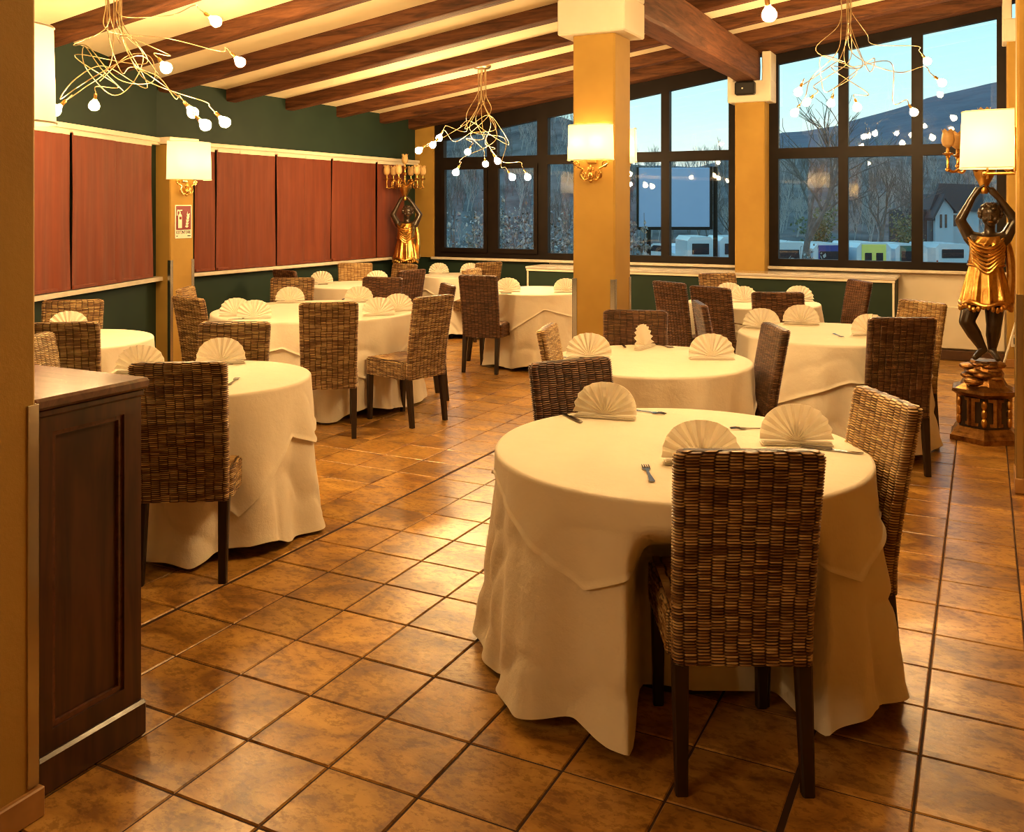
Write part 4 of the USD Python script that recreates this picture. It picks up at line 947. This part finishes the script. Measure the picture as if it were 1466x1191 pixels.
tm = meshkit.text_mesh('ESTINTORE', .026, .0012, bold=True); wd = tm.bounds[1][0] - tm.bounds[0][0]; tm.apply_scale((.176 / wd, 1, 1)); tm.apply_translation((.0145 - tm.bounds[0][0], 0, 0))
tm.apply_transform(trimesh.transformations.rotation_matrix(PI / 2, (1, 0, 0))); tm.apply_translation((0, -.006, .046))
obj('lettering', tm, M['black'], sg, smooth=False)
obj('small_print', cat([rbox(.016, .030, -.0068, -.0055, .018, .028, .0004), rbox(.150, .190, -.0068, -.0055, .020, .027, .0004)]), M['black'], sg)
spk = thing('loudspeaker', 'small black loudspeaker under the end of the main beam', 'loudspeaker', (-2.39, 10.595, 2.87))
obj('housing', rbox(-.118, .105, -.10, 0, 0, .155, .018), M['black'], spk); obj('lamp_dot', ball(.010, (-.03, -.102, .075), 2, (1, .5, 1)), M['sign_white'], spk); obj('bracket', rbox(-.03, .03, -.02, .003, .03, .12, .003), M['metal'], spk)
so = thing('wall_socket', 'white wall socket low on the ochre pillar behind the gilded statue', 'socket', (.29, 10.598, .21))
obj('plate', rbox(-.05, .05, -.012, 0, 0, .125, .004), M['socket'], so); obj('socket_insert', rbox(-.026, .026, -.016, -.010, .03, .095, .003), M['black'], so)
a, b = ony(1461, 438, 10.56), ony(1437.5, 519, 10.50); b[2] = max(b[2], .02)
obj('leaning_rod', tube([a, b], .011, 8), M['socket'], label='thin white rod leaning against the ochre pillar beside the socket', cat='rod')
cab = [(.24, 7.22, .33), (.30, 7.15, .28), (.335, 7.06, .10), (.35, 6.95, .02), (.40, 6.6, .008), (.44, 6.35, .008)]
obj('power_cord', tube(spline(cab, 8), .006, 6), M['black'], label='black power cord hanging from the plinth of the right statue', cat='cord')

# ================================================================== OUTSIDE
G = -2.6
M['lawn'] = mat('outside_ground', (.085, .085, .075), (.14, .14, .13), scale=.4, rough=.9, world=True)
M['mountain'] = mat('far_mountain', (.17, .165, .19), (.23, .22, .245), scale=.02, rough=1.0, spec=0.0, world=True, detail=8)
M['woods'] = mat('wooded_slope', (.13, .11, .10), (.30, .265, .245), scale=.12, rough=1.0, spec=0.0, world=True, detail=8, stretch=(2, 2, .6))
M['bark'] = mat('bare_branch', (.11, .09, .08), (.21, .18, .165), scale=3, rough=.9)
M['bark2'] = mat('grey_branch', (.42, .37, .34), rough=.9)
M['leaf'] = mat('leaf_painted_glint', (.035, .036, .028), (.46, .43, .39), scale=9, rough=.22, spec=1.0, lo=.42, hi=.58)  # pale patches are sky glints painted into the leaf colour
M['leaf2'] = mat('pale_leaf', (.12, .12, .055), (.24, .23, .11), scale=2, rough=.4)
M['white_car'] = mat('white_lacquer', (.62, .66, .70), rough=.25, coat=.5)
M['grey_body'] = mat('grey_body', (.30, .33, .37), rough=.4)
M['dark_glass'] = mat('dark_glass', (.012, .014, .018), rough=.1)
M['yellow'] = mat('yellow_panel', (.90, .76, .16), rough=.4)
M['blue'] = mat('blue_panel', (.03, .05, .26), rough=.4)
M['greenp'] = mat('green_panel', (.02, .12, .09), rough=.4)
M['board'] = mat('pale_blue_board', (.34, .44, .64), (.38, .48, .68), scale=.8, rough=.6)
M['plaster_out'] = mat('house_plaster', (.44, .50, .56), rough=.8)
M['roof_out'] = mat('house_roof', (.050, .054, .065), rough=.7)
struct('ground_outside', box(-160, 160, 11.3, 260, G - .3, G), M['lawn'])
struct('terrace', cat([box(-9, 5, 11.06, 11.9, -.6, -.02)]), M['white_paint'])
struct('outer_wall', box(-9, 6, 11.05, 11.12, G, .9), M['plaster_out'])
def ridge(name, us, vs, Z0, Z1, bump, seed, m, back):
    """A hill: its crest stands at distance Z1, its foot at Z0; heights follow the skyline given along the horizon."""
    uu = np.linspace(us[0], us[-1], 150); vv = np.interp(uu, us, vs); rows = 16; V = []
    for i in range(rows + 4):
        q = min(i / rows, 1.0) if i <= rows else 1 - (i - rows) * .25
        Z = Z0 + (Z1 - Z0) * min(i / rows, 1) + (back * (i - rows) if i > rows else 0)
        for k, u in enumerate(uu):
            top = CAMH - (vv[k] - V0) / FPX * Z1
            a = (u - 733) / FPX; w = Z * DV + a * Z * RV
            n_ = meshkit.fbm(np.array([w[0] / bump[1], w[1] / bump[1], seed]), 4, seed) - .5
            z = G + (top - G) * (q ** 1.15) + n_ * bump[0] * (q if q < 1 else .25)
            V.append((w[0], w[1], z))
    struct(name, trimesh.Trimesh(np.array(V), grid_faces(rows + 4, len(uu)), process=False), m, smooth=True)
ridge('mountain', [300, 700, 905, 1000, 1050, 1085, 1117, 1150, 1201, 1214, 1308, 1324, 1424, 1520, 1750, 2000], [180, 200, 236, 240, 226, 204, 190, 188, 181, 175, 147, 141, 118, 104, 84, 110], 500, 1700, (22, 120), 3, M['mountain'], 300)
ridge('wooded_hill', [300, 560, 634, 712, 772, 800, 830, 905, 950, 1000, 1020, 1050, 1113, 1200, 1300, 1400, 1600, 2000], [130, 160, 188, 184, 172, 166, 178, 236, 240, 241, 238, 228, 215, 212, 222, 226, 226, 220], 95, 170, (2.2, 9), 7, M['woods'], 20)
# bare trees
def bare_tree(h, seed, depth=5, spread=.55, r0=None, up=.25):
    r_ = random.Random(seed); segs = []
    def grow(p, dr, L, r, k):
        n = 3; pts = [np.array(p)]; d_ = np.array(dr, float)
        for _ in range(n):
            d_ = d_ + np.array([r_.gauss(0, .10), r_.gauss(0, .10), r_.gauss(0, .05) + up * .1]); d_ /= np.linalg.norm(d_); pts.append(pts[-1] + d_ * L / n)
        segs.append(tube(pts, np.linspace(r, r * .62, n + 1), 5 if k > 2 else 3))
        if k == 0: return
        for _ in range(3 if k > 1 else 2):
            e = d_ + np.array([r_.gauss(0, spread), r_.gauss(0, spread), r_.gauss(0, .25) + up]); e /= np.linalg.norm(e)
            grow(pts[-1] if r_.random() < .6 else pts[-2], e, L * r_.uniform(.6, .85), r * .6, k - 1)
    grow((0, 0, 0), (0, 0, 1), h * .3, r0 or h * .018, depth); return cat(segs)
def tree_thing(label, u, v_top, Z, seed, base=None, **kw):
    p = at(u, V0, Z); z0 = G if base is None else base; h = CAMH - (v_top - V0) / FPX * Z - z0
    m = bare_tree(h, seed, **kw); m.apply_scale(h / m.bounds[1][2])
    obj('bare_tree', m, M['bark'], label=label, cat='tree', loc=(p[0], p[1], z0), smooth=False)
tree_thing('tall bare tree behind the left pane of the right window', 1150, 128, 48, 3)
tree_thing('bare tree in the middle pane of the right window', 1262, 222, 62, 9)
tree_thing('bare tree in the right window left of the small gabled house', 1318, 228, 70, 12)
tree_thing('bare tree to the right of the pale blue board', 1046, 232, 70, 15)
tree_thing('low bare tree rising behind the top edge of the pale blue board', 960, 230, 85, 21)
# woodland on the slopes
wt = [bare_tree(7.0, 30 + k, depth=4, spread=.4, up=.5) for k in range(2)]
pi_ = UsdGeom.PointInstancer.Define(stage, '/World/bare_woodland'); keys('/World/bare_woodland', 'bare grey woodland covering the slopes behind the car park', 'woodland', kind='stuff')
pr_ = []
for k, m in enumerate(wt):
    usdkit.mesh(stage, f'/World/bare_woodland/tree_kind_{k}', m, M['bark2'] if k else M['bark'], smooth=False); pr_.append(Sdf.Path(f'/World/bare_woodland/tree_kind_{k}'))
r_ = np.random.default_rng(77); pos, ix, scl = [], [], []
us_, vs_ = [300, 560, 634, 712, 772, 800, 830, 905, 950, 1000, 1020, 1050, 1113, 1200, 1300, 1400, 1600], [130, 160, 188, 184, 172, 166, 178, 236, 240, 241, 238, 228, 215, 212, 222, 226, 226]
for k in range(620):
    u = r_.uniform(600, 1460); q = r_.uniform(.0, 1.0); Z = 95 + 75 * q
    top = CAMH - (np.interp(u, us_, vs_) - V0) / FPX * 170
    p = at(u, V0, Z); z = G + (top - G) * q ** 1.15 - .6
    pos.append((p[0], p[1], z)); ix.append(int(r_.integers(0, 2))); scl.append(float(r_.uniform(.5, .95)))
pi_.CreatePrototypesRel().SetTargets(pr_); pi_.CreatePositionsAttr(pos); pi_.CreateProtoIndicesAttr(ix); pi_.CreateScalesAttr([(s, s, s) for s in scl])
# leafy shrubs by the left window and below the right one
def shrub(label, c, h, w, n, seed, m, size=.055):
    r_ = np.random.default_rng(seed); t = thing('leafy_shrub', label, 'shrub', c, 0, 'leafy shrubs outside the windows'); st_, V, F = [], [], []
    for k in range(max(5, n // 160)):
        a = r_.uniform(0, 2 * PI); top = np.array([r_.normal(0, w * .3), r_.normal(0, w * .3), h * r_.uniform(.6, 1.0)])
        pth = spline([(0.06 * math.cos(a), .06 * math.sin(a), 0), top * (.4, .4, .45) + r_.normal(0, .06, 3), top], 6); st_.append(tube(pth, np.linspace(.018, .005, len(pth)), 5))
        for _ in range(160):
            q = r_.uniform(.12, 1.0) ** .8; p = pth[min(int(q * (len(pth) - 1)), len(pth) - 1)] + r_.normal(0, w * .13, 3)
            d1 = r_.normal(0, 1, 3); d1 /= np.linalg.norm(d1); d2 = np.cross(d1, r_.normal(0, 1, 3)); d2 /= np.linalg.norm(d2); nn = np.cross(d1, d2)
            L = size * r_.uniform(.7, 1.4); W = L * .32; o = len(V)
            V += [p, p + d1 * L * .4 + d2 * W + nn * W * .3, p + d1 * L, p + d1 * L * .4 - d2 * W + nn * W * .3, p + d1 * L * .45]
            F += [(o, o + 1, o + 4), (o + 1, o + 2, o + 4), (o + 2, o + 3, o + 4), (o + 3, o, o + 4)]
    obj('stem', cat(st_), M['bark'], t); f_ = obj('foliage', trimesh.Trimesh(np.array(V), np.array(F), process=False), m, t, smooth=True); keys(f_, kind='stuff')
for k, (u, vt, Z, w, lab) in enumerate([(648, 300, 14.5, 1.1, 'dark glossy shrub behind the leftmost pane of the left window'), (682, 262, 17.5, .9, 'taller dark glossy shrub in the leftmost pane of the left window'),
        (722, 258, 20.5, .9, 'dark glossy shrub at the left of the second pane of the left window'), (758, 268, 15.5, 1.0, 'dark glossy shrub at the right of the second pane of the left window'), (802, 282, 19, 1.0, 'dark glossy shrub just left of the central pillar, outside')]):
    p = at(u, 300, Z); z0 = G + 1.2; shrub(lab, (p[0], p[1], z0), CAMH - (vt - V0) / FPX * Z - z0, w, 1900, 60 + k, M['leaf'], .075)
p = at(918, 300, 16); shrub('thin climbing shrub in front of the pale blue board', (p[0], p[1], G + 1.2), CAMH + .42 - G - 1.2, .35, 260, 71, M['leaf'], .085)
p = at(1150, 300, 22); shrub('leafy bush low in the left pane of the right window', (p[0], p[1], G + .6), CAMH - .62 - G - .6, 1.3, 1300, 72, M['leaf'], .10)
p = at(1172, 300, 66); shrub('olive green bush in front of the woods, left pane of the right window', (p[0], p[1], G), 4.9, 2.6, 1300, 73, M['leaf2'], .22)
p = at(1296, 300, 66); shrub('olive green bush at the right of the middle pane of the right window', (p[0], p[1], G), 4.6, 2.4, 1300, 74, M['leaf2'], .22)
# the board
p0, p1 = at(914, 240, 40), at(1016, 325, 40); cx, cy = (p0[0] + p1[0]) / 2, (p0[1] + p1[1]) / 2
bd = thing('billboard', 'large blank pale blue board on dark posts beyond the left window', 'billboard', (cx, cy, G), YAW)
hw = 51 / FPX * 40; zb_, zt_ = p1[2] - G, p0[2] - G
obj('panel', rbox(-hw, hw, -.06, .06, zb_, zt_, .02), M['board'], bd)
obj('frame', cat([box(hw, hw + .12, -.08, .08, zb_ - .1, zt_ + .05), box(-hw - .08, -hw, -.08, .08, zb_ - .1, zt_ + .02), box(-hw, hw, -.08, .08, zb_ - .12, zb_)]), M['window_frame'], bd)
for x in (-hw * .7, hw + .28): obj('post', cyl(.10, 0, zt_ + (.05 if x > 0 else -.3), (x, .15), 12), M['window_frame'], bd)
# parked vehicles
def wheel(x, y, r=.32, w=.2):
    m = trimesh.creation.cylinder(r, w, sections=20); m.apply_transform(trimesh.transformations.rotation_matrix(PI / 2, (0, 1, 0))); m.apply_translation((x, y, r)); return m
def van(label, u, Z, w, h, turn, panel=None, two_windows=False, seed=0, cat_='van'):
    p = at(u, 300, Z); t = thing('parked_van', label, cat_, (p[0], p[1], G), YAW + math.radians(turn), 'parked vehicles')
    L = 4.4; r = .26
    prof = Polygon([(-w / 2, .32), (w / 2, .32), (w / 2, h - r), (w / 2 - r * .9, h), (-w / 2 + r * .9, h), (-w / 2, h - r)]).buffer(.08).buffer(-.08)
    obj('body', prism(prof, 0, L), M['white_car'], t)
    if panel: obj('rear_panel', rbox(-w * .36, w * .36, -.03, .01, .42, h - .07, .02), M[panel], t)
    ws = [(-w * .27, -w * .06), (w * .06, w * .27)] if two_windows else [(-w * .32, w * .32)]
    for a_, b_ in ws: obj('window', rbox(a_, b_, -.05, .0, h * .52, h * .76 if two_windows else h * .82, .03), M['dark_glass'], t)
    obj('bumper', rbox(-w / 2, w / 2, -.10, .05, .32, .50, .04), M['grey_body'], t)
    for s in (-1, 1):
        obj('light', rbox(s * (w / 2 - .16), s * (w / 2 - .04), -.045, .0, .6, .85, .02), M['sign_red'], t)
        for y in (.8, L - .8): obj('wheel', wheel(s * (w / 2 - .08), y), M['black'], t)
van('white camper van with a dark rear window below the pale blue board', 1003, 60, 1.7, 2.35, 0)
van('white van cut off by the ochre column right of the pale blue board', 1050, 60, 1.75, 2.35, 0)
van('white camper with a yellow rear panel and two black windows', 1251, 52, 1.9, 2.25, 0, 'yellow', True)
van('white camper with a green rear door', 1305, 54, 1.85, 2.1, 0, 'greenp')
van('white camper with a dark blue rear panel', 1190, 52, 2.0, 2.2, 0, 'blue')
van('long white van at the left end of the right window', 1126, 52, 2.2, 2.3, 0)
van('grey van at the right of the right window', 1364, 60, 2.2, 1.9, 0)
pc = at(955, 300, 70); cr = thing('parked_car', 'white car with a curved roof parked under the pale blue board', 'car', (pc[0], pc[1], G), YAW + math.radians(-58), 'parked vehicles')
side = Polygon([(-2.1, .35), (2.1, .35), (2.15, .72), (1.5, .88), (.9, 1.34), (.3, 1.5), (-.6, 1.5), (-1.5, 1.1), (-2.1, .95)]).buffer(.06)
obj('body', prism(side, -.84, .84), M['white_car'], cr)
obj('windows', prism(Polygon([(-1.25, .98), (1.0, .98), (.75, 1.28), (.25, 1.42), (-.55, 1.42)]), -.86, .86), M['dark_glass'], cr)
for x in (-1.35, 1.35):
    for y in (-.75, .75):
        m = trimesh.creation.cylinder(.32, .2, sections=20); m.apply_transform(trimesh.transformations.rotation_matrix(PI / 2, (1, 0, 0))); m.apply_translation((x, y, .32)); obj('wheel', m, M['black'], cr)
# the small house on the right
ph = at(1351, 300, 84); hs = thing('gabled_house', 'small pale gabled house seen in the right pane of the right window', 'house', (ph[0], ph[1], G), YAW)
gx_ = lambda du: du / FPX * 84; gz_ = lambda v: CAMH - (v - V0) / FPX * 84 - G
obj('gable_wall', prism([(gx_(-12), 0), (gx_(14), 0), (gx_(14), gz_(302)), (gx_(0), gz_(282)), (gx_(-12), gz_(304))], 0, .4), M['plaster_out'], hs, smooth=False)
obj('side_wall', box(gx_(14), gx_(60), 1.2, 6, 0, gz_(300)), M['plaster_out'], hs)
obj('gable_roof', cat([prism([(gx_(-18), gz_(312)), (gx_(-17), gz_(316)), (gx_(0), gz_(284)), (gx_(18), gz_(305)), (gx_(19), gz_(301)), (gx_(0), gz_(277))], -.3, 6), prism([(gx_(-14), gz_(300)), (gx_(64), gz_(303)), (gx_(60), gz_(264)), (gx_(0), gz_(262))], .8, 1.2), box(gx_(-40), gx_(-16), 1.2, 6, gz_(304), gz_(300))]), M['roof_out'], hs, smooth=False)
obj('wing_wall', box(gx_(-40), gx_(-14), 1.4, 6, 0, gz_(304)), M['roof_out'], hs)
for du in (-4, 3): obj('window', box(gx_(du - 1.3), gx_(du + 1.3), -.06, .1, gz_(326), gz_(307)), M['dark_glass'], hs)
for du in (22, 32): obj('window', box(gx_(du), gx_(du + 6), 1.12, 1.3, gz_(324), gz_(308)), M['dark_glass'], hs)
